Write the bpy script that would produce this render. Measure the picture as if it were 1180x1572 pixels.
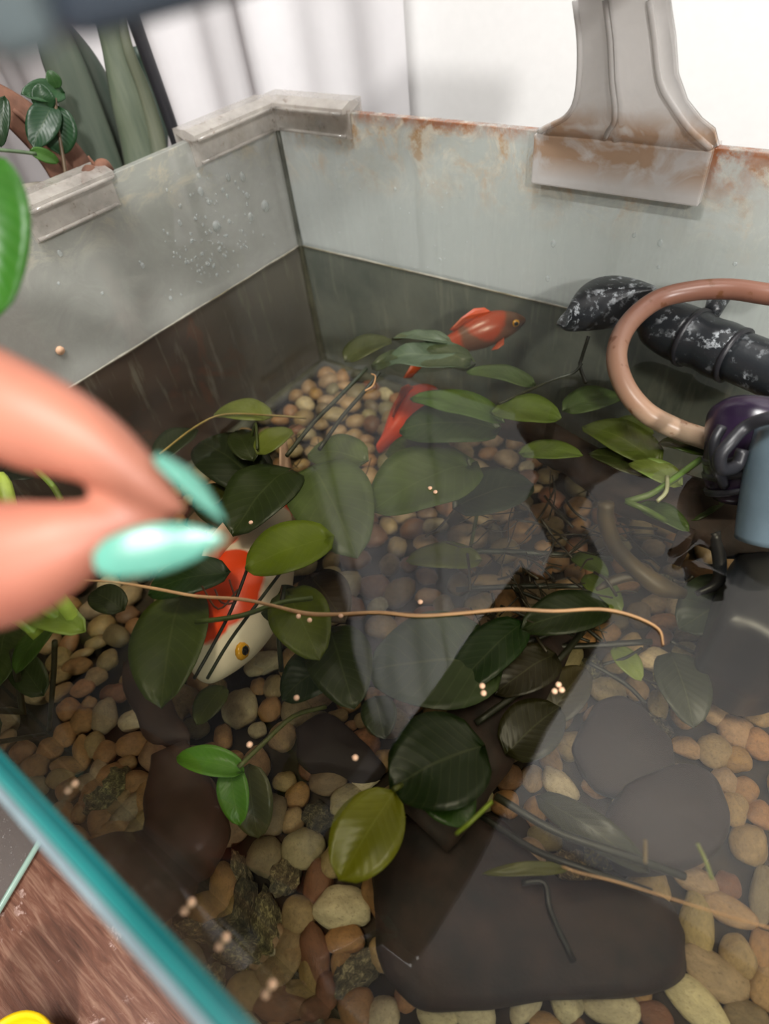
import bpy, bmesh, math, random
from mathutils import Vector, Matrix, noise
random.seed(7)
scene = bpy.context.scene
for o in list(bpy.data.objects): bpy.data.objects.remove(o)
C = bpy.context.collection
# ---------------------------------------------------------------- camera (world z = 0 is the table top)
F = 950.0
RM = Matrix(((0.80242054, -0.37514470, 0.46409884), (0.58833992, 0.62748754, -0.51001517), (-0.09988675, 0.68229454, 0.72422151)))
CAM = Vector((0, 0, .39))
cd = bpy.data.cameras.new('camera'); cam = bpy.data.objects.new('camera', cd); C.objects.link(cam)
cd.sensor_fit = 'HORIZONTAL'; cd.sensor_width = 36; cd.lens = F / 1180 * 36
cd.clip_start = .004; cd.clip_end = 30
cd.dof.use_dof = True; cd.dof.focus_distance = .34; cd.dof.aperture_fstop = 9
cam.matrix_world = Matrix.Translation(CAM) @ RM.to_4x4()
scene.camera = cam
# ---------------------------------------------------------------- world, lights, exposure
w = bpy.data.worlds.new('world'); scene.world = w; w.use_nodes = True
w.node_tree.nodes['Background'].inputs[0].default_value = (.9, .94, 1, 1)
w.node_tree.nodes['Background'].inputs[1].default_value = .3
def area(name, loc, target, size, power, col=(1, 1, 1)):
    l = bpy.data.lights.new(name, 'AREA'); l.shape = 'DISK'; l.size = size; l.energy = power; l.color = col
    o = bpy.data.objects.new(name, l); C.objects.link(o); o.location = loc
    o.rotation_euler = (Vector(target) - Vector(loc)).to_track_quat('-Z', 'Y').to_euler(); return o
area('key_lamp', (1.25, -.92, 1.22), (-.2, .3, .2), .13, 31, (1, .975, .94))
area('ceiling_fill', (.2, -.3, 1.62), (.2, -.3, 0), .5, 15, (1, .97, .92))  # added soft fill from above, not a known fixture
area('upward_fill', (.7, -.7, 1.1), (.4, -.1, 1.7), .3, 3, (1, .97, .93))  # added light that brightens the ceiling mirrored in the water
area('wall_fill', (-.1, -.1, 1.35), (-.2, .56, 1.0), .3, 14, (1, .99, .97))  # added light that brightens the upper wall mirrored in the water
vs = scene.view_settings
vs.view_transform = 'Standard'; vs.look = 'None'; vs.exposure = 0.0; vs.gamma = 1; vs.use_curve_mapping = False
scene.cycles.max_bounces = 12; scene.cycles.transparent_max_bounces = 24
scene.cycles.glossy_bounces = 4; scene.cycles.sample_clamp_indirect = 4
scene.cycles.use_denoising = True
# ---------------------------------------------------------------- rays: a pixel of the photograph -> a point on a real plane
def ray(u, v): return (RM @ Vector((u - 590, 786 - v, -F))).normalized()
def Z(u, v, z): r = ray(u, v); return CAM + r * ((z - CAM.z) / r.z)
def Y(u, v, y): r = ray(u, v); return CAM + r * (y / r.y)
def X(u, v, x): r = ray(u, v); return CAM + r * (x / r.x)
def D(u, v, d): return CAM + RM @ Vector(((u - 590) / F * d, (786 - v) / F * d, -d))
def dep(p): return -(RM.transposed() @ (p - CAM)).z
# ---------------------------------------------------------------- materials
def srgb(c):
    return tuple(((x / 255) / 12.92 if x / 255 <= .04045 else ((x / 255 + .055) / 1.055) ** 2.4) for x in c) + (1,)
class N:
    def __init__(s, name):
        s.m = bpy.data.materials.new(name); s.m.use_nodes = True; s.t = s.m.node_tree; s.t.nodes.clear()
        s.out = s.n('ShaderNodeOutputMaterial')
    def n(s, k, **p):
        x = s.t.nodes.new(k)
        for a, b in p.items(): setattr(x, a, b)
        return x
    def l(s, a, b): s.t.links.new(a, b)
    def setv(s, sock, v):
        if hasattr(v, 'links') or isinstance(v, bpy.types.NodeSocket): s.l(v, sock)
        else: sock.default_value = v
    def tc(s, k='Object'): return s.n('ShaderNodeTexCoord').outputs[k]
    def noise(s, scale, detail=4, vec=None, rough=.55, dist=0, k='Fac'):
        x = s.n('ShaderNodeTexNoise'); x.inputs['Scale'].default_value = scale; x.inputs['Detail'].default_value = detail
        x.inputs['Roughness'].default_value = rough; x.inputs['Distortion'].default_value = dist
        s.l(vec if vec else s.tc(), x.inputs['Vector']); return x.outputs[k]
    def ramp(s, fac, stops):
        x = s.n('ShaderNodeValToRGB'); e = x.color_ramp.elements
        while len(e) < len(stops): e.new(.5)
        for q, (p, c) in zip(e, stops): q.position = p; q.color = c if len(c) == 4 else tuple(c) + (1,)
        s.l(fac, x.inputs[0]); return x.outputs[0]
    def mix(s, f, a, b, bt='MIX'):
        x = s.n('ShaderNodeMix', data_type='RGBA', blend_type=bt)
        s.setv(x.inputs[0], f); s.setv(x.inputs[6], a); s.setv(x.inputs[7], b); return x.outputs[2]
    def math(s, op, a, b=0, clamp=False):
        x = s.n('ShaderNodeMath', operation=op, use_clamp=clamp); s.setv(x.inputs[0], a); s.setv(x.inputs[1], b); return x.outputs[0]
    def xyz(s, vec=None):
        x = s.n('ShaderNodeSeparateXYZ'); s.l(vec if vec else s.tc(), x.inputs[0]); return x.outputs
    def mapr(s, v, a, b, c=0, d=1):
        x = s.n('ShaderNodeMapRange'); s.l(v, x.inputs[0])
        for i, q in enumerate((a, b, c, d)): x.inputs[i + 1].default_value = q
        return x.outputs[0]
    def bump(s, h, st=.3, dist=.001):
        x = s.n('ShaderNodeBump'); x.inputs['Strength'].default_value = st; x.inputs['Distance'].default_value = dist
        s.l(h, x.inputs['Height']); return x.outputs[0]
    def bsdf(s, col, rough=.5, bump=None, **kw):
        b = s.n('ShaderNodeBsdfPrincipled'); s.setv(b.inputs['Base Color'], col); s.setv(b.inputs['Roughness'], rough)
        for k, v in kw.items(): s.setv(b.inputs[k.replace('_', ' ')], v)
        if bump: s.l(bump, b.inputs['Normal'])
        return b.outputs[0]
    def ms(s, f, a, b):
        x = s.n('ShaderNodeMixShader'); s.setv(x.inputs[0], f); s.l(a, x.inputs[1]); s.l(b, x.inputs[2]); return x.outputs[0]
    def schlick(s, f0, normal=None):
        x = s.n('ShaderNodeLayerWeight'); x.inputs['Blend'].default_value = .5
        if normal: s.l(normal, x.inputs['Normal'])
        return s.math('ADD', s.math('MULTIPLY', s.math('POWER', x.outputs['Facing'], 5), 1 - f0), f0, True)
    def done(s, sh): s.l(sh, s.out.inputs[0]); return s.m
def simple(name, c, rough=.5, var=.12, scale=60, bmp=.15, **kw):
    m = N(name); nz = m.noise(scale)
    c = srgb(c); lo = tuple(x * (1 - var) for x in c[:3]) + (1,); hi = tuple(min(1, x * (1 + var)) for x in c[:3]) + (1,)
    return m.done(m.bsdf(m.ramp(nz, [(.3, lo), (.7, hi)]), rough, m.bump(nz, bmp), **kw))
def glassy(name, film, filmcol, stain=None, tint=(.93, .96, .95), fres=1.45, rough=.0, bmp=0):
    """clear sheet: transparent + fresnel reflection, under a film that scatters light, limescale on the back and left panes."""
    m = N(name); t = m.n('ShaderNodeBsdfTransparent'); t.inputs[0].default_value = tint + (1,)
    g = m.n('ShaderNodeBsdfGlossy'); g.inputs['Roughness'].default_value = rough
    fr = m.schlick(((fres - 1) / (fres + 1)) ** 2)
    if bmp:
        b = m.bump(m.noise(30, 2), bmp, .0005); m.l(b, g.inputs['Normal'])
    d = m.n('ShaderNodeBsdfDiffuse')
    tr = m.n('ShaderNodeBsdfTranslucent')
    f, c = film, srgb(filmcol)
    if stain: f, c = stain(m, film, srgb(filmcol))
    m.setv(d.inputs[0], c); m.setv(tr.inputs[0], c)
    base = m.ms(f, t.outputs[0], m.ms(.35, d.outputs[0], tr.outputs[0]))
    return m.done(m.ms(fr, base, g.outputs[0]))
RIM, WAT, GRV = .266, .156, .038
XL, XR, YB, YF = -.412, .42, .393, -.0129
def back_stain(m, f, c):
    x, y, z = m.xyz()
    nz = m.noise(28, 8, dist=1.2, rough=.7); nf = m.noise(90, 6, rough=.7)
    streak = m.n('ShaderNodeMapping'); streak.inputs['Scale'].default_value = (1, 1, .12); m.l(m.tc(), streak.inputs[0])
    st = m.noise(120, 4, streak.outputs[0], .6)
    top = m.mapr(z, .205, .264)                             # limescale thickens towards the rim
    lime = m.math('MULTIPLY', m.mapr(nz, .46, .60), top, True)
    near = m.mapr(m.math('ABSOLUTE', m.math('ADD', x, .078)), .045, .005)
    rust = m.math('MULTIPLY', m.math('MULTIPLY', m.mapr(nf, .38, .55), m.mapr(z, .232, .262)), near, True)
    edge = m.math('MULTIPLY', m.mapr(z, .2575, .264), m.mapr(nf, .35, .6), True)
    rust = m.math('MAXIMUM', rust, edge)
    und = m.mapr(z, .1575, .1555)                           # algae below the water line
    f1 = m.math('ADD', f, m.math('MULTIPLY', lime, .35), True)
    f1 = m.math('ADD', f1, m.math('MULTIPLY', m.mapr(st, .5, .72), .12), True)
    f1 = m.math('MAXIMUM', f1, m.math('MULTIPLY', rust, .85))
    f1 = m.math('MAXIMUM', f1, m.math('MULTIPLY', und, .93))
    col = m.mix(lime, c, srgb((228, 220, 202)))
    col = m.mix(m.math('MULTIPLY', lime, m.mapr(nf, .46, .58)), col, srgb((176, 132, 78)))
    col = m.mix(rust, col, srgb((165, 100, 60)))
    und_col = m.mix(m.mapr(m.noise(22, 5), .35, .65), srgb((100, 110, 108)), srgb((128, 136, 134)))
    und_col = m.mix(m.math('MULTIPLY', m.mapr(st, .56, .66), .35), und_col, srgb((160, 164, 160)))
    return f1, m.mix(und, col, und_col)
def left_stain_refl(m, f, c):
    x, y, z = m.xyz()
    nz = m.noise(35, 8, dist=1, rough=.7); top = m.mapr(z, .225, .264)
    streak = m.n('ShaderNodeMapping'); streak.inputs['Scale'].default_value = (1, 1, .15); m.l(m.tc(), streak.inputs[0])
    st = m.noise(110, 4, streak.outputs[0], .6)
    lime = m.math('MULTIPLY', m.mapr(nz, .5, .62), top, True)
    und = m.mapr(z, .1575, .1555)
    f1 = m.math('ADD', f, m.math('MULTIPLY', lime, .4), True)
    f1 = m.math('ADD', f1, m.math('MULTIPLY', m.mapr(nz, .45, .7), .12), True)
    f1 = m.math('MAXIMUM', f1, m.math('MULTIPLY', und, .93))
    col = m.mix(lime, c, srgb((200, 190, 165)))
    br = m.mapr(y, .33, .25)  # brown reflection of the table wood painted into the underwater colour
    und_col = m.mix(br, srgb((122, 121, 120)), srgb((84, 68, 60)))
    und_col = m.mix(m.math('MULTIPLY', m.mapr(m.noise(24, 6, dist=1.5), .55, .66), m.math('MULTIPLY', br, .5)), und_col, srgb((120, 76, 58)))
    und_col = m.mix(m.math('MULTIPLY', m.mapr(st, .56, .68), .5), und_col, srgb((150, 150, 146)))
    return f1, m.mix(und, col, und_col)
M = {}
M['back'] = glassy('back_glass', .56, (190, 195, 190), back_stain)
M['left'] = glassy('side_glass', .62, (192, 193, 186), left_stain_refl)
M['front'] = glassy('front_glass', .34, (112, 94, 76), tint=(.85, .93, .9))  # brown film colour stands in for reflections on the pane's inner face
M['right'] = glassy('clean_side_glass', .08, (150, 150, 140))
M['acrylic'] = glassy('clear_acrylic', .5, (206, 200, 192), lambda m, f, c: (
    m.mapr(m.noise(60, 6), .35, .75, .35, .75), m.mix(m.mapr(m.noise(130, 6, rough=.7), .6, .7), c, srgb((132, 108, 90)))), tint=(.9, .9, .9), rough=.08)
def brk_stain(m, f, c):
    x, y, z = m.xyz(); nz = m.noise(45, 6, dist=.8)
    lv = m.math('ADD', z, m.math('MULTIPLY', nz, .03))
    r = m.math('MULTIPLY', m.mapr(lv, .302, .290), m.mapr(nz, .36, .52), True)
    r = m.math('MULTIPLY', r, m.mapr(z, .243, .256))
    return m.mapr(nz, .2, .8, .72, .88), m.mix(m.math('MULTIPLY', r, .85), c, srgb((186, 148, 112)))
M['bracket'] = glassy('bracket_acrylic', .5, (228, 225, 222), brk_stain, tint=(.92, .92, .92), rough=.06)
# water: fresnel mirror over a clear, faintly green volume-free sheet
m = N('water'); t = m.n('ShaderNodeBsdfTransparent'); t.inputs[0].default_value = (.80, .77, .66, 1)
g = m.n('ShaderNodeBsdfGlossy'); g.inputs['Roughness'].default_value = 0.0
fr = m.schlick(.038)
b = m.bump(m.noise(14, 2), .06, .002); m.l(b, g.inputs['Normal'])
M['water'] = m.done(m.ms(fr, t.outputs[0], g.outputs[0]))
m = N('glass_edge'); x, y, z = m.xyz()
wv = m.noise(900, 1, None); mp = m.n('ShaderNodeMapping'); mp.inputs['Scale'].default_value = (.002, 1, 1); m.l(m.tc(), mp.inputs[0])
wv = m.noise(900, 2, mp.outputs[0])
M['edge'] = m.done(m.bsdf(m.ramp(wv, [(.3, srgb((14, 62, 66))), (.5, srgb((24, 104, 104))), (.7, srgb((78, 158, 152)))]), .12))
M['edge_soft'] = simple('glass_arris', (128, 146, 152), .2)
M['wall'] = simple('white_plaster', (232, 231, 230), .8, .015, 120, .12)
M['curtain'] = simple('white_curtain_cloth', (224, 222, 224), .9, .015)
M['ceil'] = simple('grey_white_ceiling', (168, 167, 170), .9, .01)
M['dark_blocker'] = simple('dark_blocker_paint', (30, 28, 30), .6)
m = N('worn_table_wood'); v = m.tc()
mp = m.n('ShaderNodeMapping'); mp.inputs['Scale'].default_value = (18, 190, 30); mp.inputs['Rotation'].default_value = (0, 0, math.radians(-28)); m.l(v, mp.inputs[0])
gr = m.noise(1.6, 8, mp.outputs[0], .65, .6)
pat = m.math('MULTIPLY', m.mapr(m.noise(26, 8, dist=.6, rough=.7), .575, .61), m.mapr(m.noise(70, 4), .4, .5), True)
c = m.ramp(gr, [(.3, srgb((82, 52, 40))), (.5, srgb((116, 76, 60))), (.72, srgb((160, 124, 104)))])
M['table'] = m.done(m.bsdf(m.mix(pat, c, srgb((190, 160, 150))), .42, m.bump(gr, .5, .001)))
m = N('gravel_pebble'); oi = m.n('ShaderNodeObjectInfo'); sc_ = m.n('ShaderNodeVectorMath', operation='MULTIPLY_ADD'); m.l(oi.outputs['Location'], sc_.inputs[0]); sc_.inputs[1].default_value = (300, 300, 0); m.l(m.tc(), sc_.inputs[2]); n1 = m.noise(1.6, 8, sc_.outputs[0], rough=.68, dist=.6); n2 = m.noise(7, 6, sc_.outputs[0], rough=.7)
c = m.mix(m.mapr(n1, .3, .7), m.mix(.45, oi.outputs['Color'], (.02, .015, .01, 1)), oi.outputs['Color'])
c = m.mix(m.math('MULTIPLY', m.mapr(n2, .56, .66), .5), c, (.05, .035, .02, 1))
M['pebble'] = m.done(m.bsdf(c, .5, m.bump(n2, .5, .0012), Specular_IOR_Level=.3))
m = N('far_pebble'); an = m.n('ShaderNodeAttribute', attribute_name='tone'); n1 = m.noise(150, 6, rough=.65)
M['pebble_far'] = m.done(m.bsdf(m.mix(m.mapr(n1, .3, .7), m.mix(.45, an.outputs['Color'], (.02, .015, .01, 1)), an.outputs['Color']), .5, m.bump(n1, .3, .001)))
m = N('rough_speckled_stone'); oi = m.n('ShaderNodeObjectInfo'); n1 = m.noise(3.2, 9, rough=.78, dist=.7); n2 = m.noise(2, 6)
c = m.ramp(n1, [(.38, (.06, .055, .04)), (.52, (.4, .38, .3)), (.62, (1.3, 1.25, 1.0))])
c = m.mix(1.0, c, oi.outputs['Color'], 'MULTIPLY')
M['rough'] = m.done(m.bsdf(c, .7, m.bump(n1, .9, .003)))
m = N('leaf_tissue'); oi = m.n('ShaderNodeObjectInfo'); uv = m.n('ShaderNodeUVMap').outputs[0]; u_, v_, _ = m.xyz(uv)
s_ = m.math('ABSOLUTE', m.math('SUBTRACT', v_, .5))
side = m.math('SINE', m.math('MULTIPLY', m.math('SUBTRACT', u_, m.math('MULTIPLY', s_, .55)), 62))
mid = m.mapr(s_, .022, .006)
vein = m.math('MAXIMUM', m.math('MULTIPLY', m.mapr(side, .8, 1), .45), mid)
dk = m.mix(.38, oi.outputs['Color'], (0, .01, 0, 1)); lt = m.mix(.16, oi.outputs['Color'], (.75, .8, .35, 1))
c = m.mix(m.mapr(m.noise(40, 5), .3, .7), dk, oi.outputs['Color']); c = m.mix(m.math('MULTIPLY', vein, .26), c, lt)
pb = m.bsdf(c, .38, m.bump(side, .06, .0006)); tr = m.n('ShaderNodeBsdfTranslucent'); m.l(c, tr.inputs[0])
M['leaf'] = m.done(m.ms(.4, pb, tr.outputs[0]))
m = N('stem_tissue'); oi = m.n('ShaderNodeObjectInfo'); nz = m.noise(90, 4)
M['stem'] = m.done(m.bsdf(m.mix(m.mapr(nz, .3, .7), m.mix(.4, oi.outputs['Color'], (0, 0, 0, 1)), oi.outputs['Color']), .45))
M['driftwood'] = simple('dark_driftwood', (38, 24, 18), .75, .7, 60, 1.0)
M['wood_red'] = simple('red_brown_driftwood', (50, 30, 19), .7, .45, 38, .9)
M['old_hose'] = simple('algae_brown_hose', (66, 54, 30), .5, .5, 60)
M['slate'] = simple('dark_brown_stone', (42, 30, 28), .75, .2, 30, .3)
M['sand'] = simple('dark_sediment', (52, 42, 28), .95, .4, 70, .6)
m = N('limed_black_plastic'); nz = m.noise(180, 6, rough=.7); big = m.noise(38, 4)
lm = m.math('MULTIPLY', m.mapr(nz, .52, .6), m.mapr(big, .44, .55), True)
M['black'] = m.done(m.bsdf(m.mix(m.math('MULTIPLY', lm, .8), srgb((34, 37, 40)), srgb((190, 196, 200))), m.mapr(lm, 0, 1, .3, .9), m.bump(nz, .25, .0006)))
M['cable'] = simple('black_cable_rubber', (34, 34, 38), .4)
M['purple'] = simple('dark_purple_plastic', (36, 24, 44), .25)
M['blue_grey'] = simple('blue_grey_plastic', (92, 108, 116), .3)
m = N('stained_silicone_hose'); x, y, z = m.xyz(); nz = m.noise(50, 5)
c = m.ramp(m.math('ADD', m.mapr(z, .158, .215, 0, .8), m.math('MULTIPLY', nz, .3)), [(.1, srgb((170, 154, 130))), (.45, srgb((158, 124, 100))), (.85, srgb((128, 88, 72)))])
c = m.mix(m.mapr(m.noise(120, 5), .6, .68), c, srgb((110, 70, 46)))
M['hose'] = m.done(m.bsdf(c, .35, Subsurface_Weight=.0))
M['lamp'] = simple('slate_grey_lamp_housing', (66, 76, 88), .35, .06)
M['lamp_end'] = simple('pale_lamp_end_cap', (112, 126, 130), .3, .1)
M['lamp_under'] = simple('dark_led_panel', (16, 17, 20), .4)
m = N('skin'); nz = m.noise(26, 3); n2 = m.noise(400, 3)
M['skin'] = m.done(m.bsdf(m.ramp(nz, [(.3, srgb((172, 102, 86))), (.7, srgb((190, 124, 102)))]), .5, m.bump(n2, .1, .0004), Subsurface_Weight=.0))
M['nail'] = simple('mint_nail_gel', (112, 184, 164), .22, .03)
M['sleeve'] = simple('dark_sleeve_cloth', (34, 32, 38), .9)
M['phone'] = simple('phone_back_glass', (22, 22, 26), .25)
M['yellow'] = simple('yellow_plastic', (250, 205, 20), .35, .03)
M['lid'] = glassy('lid_glass', .6, (150, 140, 136), lambda m, f, c: (m.mapr(m.noise(300, 6, rough=.8), .62, .66, .55, .9), m.mix(m.mapr(m.noise(300, 6, rough=.8), .62, .66), c, (.8, .8, .8, 1))))
M['lid_edge'] = simple('lid_glass_edge', (150, 178, 165), .2)
M['pot'] = simple('pale_ceramic', (140, 134, 122), .35)
M['soil'] = simple('potting_soil', (48, 34, 26), .95, .4)
m = N('striped_leaf_tissue'); oi = m.n('ShaderNodeObjectInfo'); nz = m.noise(26, 5)
mp = m.n('ShaderNodeMapping'); mp.inputs['Scale'].default_value = (1, 1, .08); m.l(m.tc(), mp.inputs[0]); n2 = m.noise(160, 3, mp.outputs[0])
c = m.mix(m.mapr(n2, .35, .65), m.mix(.35, oi.outputs['Color'], (0, .02, .01, 1)), oi.outputs['Color'])
M['aloe'] = m.done(m.bsdf(c, .5, m.bump(n2, .3, .001)))
M['husk'] = simple('dry_brown_leaf', (98, 66, 50), .8, .4, 70, .9)
M['drop'] = glassy('water_drop', .3, (235, 238, 238), fres=1.6)
M['pellet'] = simple('food_pellet', (226, 182, 148), .6)
M['silicone'] = simple('grey_silicone_seal', (74, 76, 68), .6, .4, 80, .5)
M['scale'] = simple('limescale_crust', (140, 136, 124), .35, .25, 150, .6)
M['tan'] = simple('tan_rootlet', (158, 120, 78), .55, .25, 80)
# fish skins in fish space: x from snout (0) to tail, y to the fish's left, z up
def fish_skin(name, white, orange, blobs):
    m = N(name); v = m.tc(); nz = m.noise(60, 3, k='Color')
    sub = m.n('ShaderNodeVectorMath', operation='MULTIPLY_ADD'); m.l(nz, sub.inputs[0]); sub.inputs[1].default_value = (.008,) * 3; m.l(v, sub.inputs[2])
    msk = None
    for (c, r) in blobs:
        d = m.n('ShaderNodeVectorMath', operation='DISTANCE'); m.l(sub.outputs[0], d.inputs[0]); d.inputs[1].default_value = Vector(c) + Vector((.004,) * 3)
        k = m.mapr(d.outputs['Value'], r + .0012, r - .0012); msk = k if msk is None else m.math('MAXIMUM', msk, k)
    vo = m.n('ShaderNodeTexVoronoi'); vo.inputs['Scale'].default_value = 260; m.l(v, vo.inputs['Vector'])
    return m.done(m.bsdf(m.mix(msk, srgb(white), srgb(orange)), .3, m.bump(vo.outputs['Distance'], .12, .0006)))
M['fish_white'] = fish_skin('white_orange_fish_skin', (240, 226, 208), (238, 72, 12), [((.029, -.006, .028), .018), ((.047, -.009, .028), .026), ((.080, .01, .012), .016), ((.13, 0, .0), .012)])
M['fish_orange'] = fish_skin('orange_fish_skin', (232, 120, 80), (226, 72, 24), [((.03, 0, .01), .03), ((.08, 0, 0), .03)])
M['fish_haze'] = fish_skin('hazed_orange_fish_skin', (104, 70, 56), (160, 64, 38), [((.03, 0, .01), .016), ((.06, 0, 0), .012)]); M['fin_red'] = simple('red_fin', (170, 74, 44), .4, .2)  # water haze put into this skin as dulled colours
M['fin'] = simple('orange_fin', (238, 160, 60), .4, .2)
M['finw'] = simple('pale_fin', (240, 200, 180), .4, .2)
M['iris'] = simple('gold_iris', (222, 160, 30), .2); M['pupil'] = simple('black_pupil', (8, 8, 8), .1)
# ---------------------------------------------------------------- mesh helpers
def mesh(name, bm, mat, parent=None, smooth=True):
    me = bpy.data.meshes.new(name); bmesh.ops.recalc_face_normals(bm, faces=bm.faces) if len(bm.faces) < 60000 else None
    bm.to_mesh(me); bm.free()
    if smooth: me.polygons.foreach_set('use_smooth', [True] * len(me.polygons))
    if mat: me.materials.append(mat)
    return link(name, me, parent)
def link(name, me, parent=None):
    o = bpy.data.objects.new(name, me); C.objects.link(o)
    if parent is not None: o.parent = parent; o.matrix_parent_inverse = parent.matrix_world.inverted()
    return o
def tag(o, label=None, cat=None, group=None, kind=None):
    for k, v in (('label', label), ('category', cat), ('group', group), ('kind', kind)):
        if v: o[k] = v
    return o
def thing(name, loc, label, cat, group=None):
    o = bpy.data.objects.new(name, None); o.empty_display_size = .01; C.objects.link(o); o.location = loc
    o.matrix_world = Matrix.Translation(loc)
    return tag(o, label, cat, group)
def box(bm, a, b, bev=0):
    r = bmesh.ops.create_cube(bm, size=1)
    a, b = Vector(a), Vector(b)
    for v in r['verts']: v.co = Vector(((a[i] + b[i]) / 2 + v.co[i] * abs(b[i] - a[i]) for i in range(3)))
    if bev:
        es = list({e for v in r['verts'] for e in v.link_edges}); bmesh.ops.bevel(bm, geom=es, offset=bev, segments=2, affect='EDGES', profile=.6)
    return bm
def catmull(ps, n):
    ps = [Vector(p) for p in ps]; q = [ps[0] * 2 - ps[1]] + ps + [ps[-1] * 2 - ps[-2]]; out = []
    for i in range(1, len(q) - 2):
        for k in range(n):
            t = k / n; a, b, c, d = q[i - 1], q[i], q[i + 1], q[i + 2]
            out.append(.5 * ((2 * b) + (c - a) * t + (2 * a - 5 * b + 4 * c - d) * t * t + (3 * b - a - 3 * c + d) * t ** 3))
    out.append(ps[-1]); return out
def tube(bm, pts, rad, seg=10, n=5, flat=1.0, up=None, cap=True, round_end=False):
    """smooth tube through pts; rad number or list; flat squashes along up."""
    rs = rad if isinstance(rad, (list, tuple)) else [rad] * len(pts)
    P = catmull([tuple(p) + (r,) for p, r in zip([tuple(p) for p in pts], rs)], n)
    R = [max(p[3], 1e-5) for p in P]; P = [Vector(p[:3]) for p in P]
    nrm = Vector(up) if up is not None else Vector((.13, .27, .95)); rings = []
    for i, p in enumerate(P):
        tg = (P[min(i + 1, len(P) - 1)] - P[max(i - 1, 0)]).normalized()
        if up is None:
            nrm = (nrm - tg * nrm.dot(tg));
            nrm = nrm.normalized() if nrm.length > 1e-6 else tg.orthogonal().normalized(); N_ = nrm
        else:
            N_ = (Vector(up) - tg * Vector(up).dot(tg)).normalized()
        B = tg.cross(N_)
        rings.append([bm.verts.new(p + (N_ * math.sin(2 * math.pi * k / seg) * flat + B * math.cos(2 * math.pi * k / seg)) * R[i]) for k in range(seg)])
    for a, b in zip(rings, rings[1:]):
        for k in range(seg): bm.faces.new((a[k], a[(k + 1) % seg], b[(k + 1) % seg], b[k]))
    if cap: bm.faces.new(rings[0][::-1]); bm.faces.new(rings[-1])
    return bm
def T(name, pts, rad, mat, parent=None, color=None, **kw):
    o = mesh(name, tube(bmesh.new(), pts, rad, **kw), mat, parent)
    if color: o.color = srgb(color)
    return o
def blob(bm, c, r, sub=3, amp=.12, freq=2.0, seed=0, rot=None):
    q = bmesh.ops.create_icosphere(bm, subdivisions=sub, radius=1)
    for v in q['verts']:
        k = 1 + amp * noise.noise(v.co * freq + Vector((seed * 7.3, seed, 0))); p = Vector((v.co.x * r[0], v.co.y * r[1], v.co.z * r[2])) * k
        v.co = (rot @ p if rot else p) + Vector(c)
    return bm
def slab(pts, z0, z1, seg=7, bulge=.004, seed=1, amp=.0035):
    """rounded organic slab with a given plan outline, domed top and rolled edge"""
    n = len(pts) * seg; P = catmull(list(pts) + [pts[0]], seg)[:n]; c = sum(P, Vector((0, 0, 0))) / n; bm = bmesh.new(); prev = None
    lv = [(z0, .93), (z0 + (z1 - z0) * .45, 1.0), (z0 + (z1 - z0) * .8, .985), (z1 - (z1 - z0) * .06, .94), (z1, .86), (z1 + bulge * .5, .6), (z1 + bulge, .3)]
    for z, s in lv:
        ring = []
        for p in P:
            q = c + (p - c) * s; q.z = z; q += Vector((1, 1, .8)) * amp * noise.noise(q * 60 + Vector((seed, 0, 0)))
            ring.append(bm.verts.new(q))
        if prev:
            for k in range(n): bm.faces.new((prev[k], prev[(k + 1) % n], ring[(k + 1) % n], ring[k]))
        else: bm.faces.new(ring[::-1])
        prev = ring
    t = bm.verts.new((c.x, c.y, z1 + bulge * 1.1))
    for k in range(n): bm.faces.new((prev[k], prev[(k + 1) % n], t))
    return bm
def loft(bm, sections):
    rings = [[bm.verts.new(p) for p in s] for s in sections]; n = len(rings[0])
    for a, b in zip(rings, rings[1:]):
        for k in range(n): bm.faces.new((a[k], a[(k + 1) % n], b[(k + 1) % n], b[k]))
    bm.faces.new(rings[0][::-1]); bm.faces.new(rings[-1]); return bm
# ---------------------------------------------------------------- room
def room(name, a, b, mat):
    return tag(mesh(name, box(bmesh.new(), a, b), M[mat], smooth=False), kind='structure')
WY = .56
room('wall_back', (-1.9, WY, -.75), (2.3, WY + .1, 1.75), 'wall')
room('wall_left', (-1.9, -2.5, -.75), (-1.8, WY, 1.75), 'wall')
room('wall_right', (2.2, -2.5, -.75), (2.3, WY, 1.75), 'wall')
room('wall_front', (-1.9, -2.6, -.75), (2.3, -2.5, 1.75), 'wall')
room('ceiling', (-1.9, -2.6, 1.75), (2.3, WY + .1, 1.85), 'ceil')
room('floor', (-1.9, -2.6, -.85), (2.3, WY + .1, -.75), 'table')
cu = bmesh.new(); nx, nz_ = 150, 24; gg = []
for i in range(nx + 1):
    x = -1.75 + i / nx * 1.37; am = min(1, (-.38 - x) / .12); col_ = []
    for j in range(nz_ + 1):
        z = -.1 + j / nz_ * 1.8; y = .53 + am * (.011 * math.sin(x * 38 + .9 * math.sin(z * 2.1)) + .006 * math.sin(x * 83 + z * 1.5)); col_.append(cu.verts.new((x, y, z)))
    gg.append(col_)
for i in range(nx):
    for j in range(nz_): cu.faces.new((gg[i][j], gg[i + 1][j], gg[i + 1][j + 1], gg[i][j + 1]))
tag(mesh('curtain', cu, M['curtain']), 'white curtain hanging in soft folds behind the plants', 'curtain')
tb = thing('table', (0, .1, -.03), 'worn reddish brown wooden table the fish tank stands on', 'table')
mesh('table_top', box(bmesh.new(), (-1.25, -.75, -.032), (1.1, .505, -.0005), .003), M['table'], tb)
for sx in (-1.18, 1.03):
    for sy in (-.68, .44): mesh('leg', box(bmesh.new(), (sx - .03, sy - .03, -.75), (sx + .03, sy + .03, -.032), .003), M['table'], tb)
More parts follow.
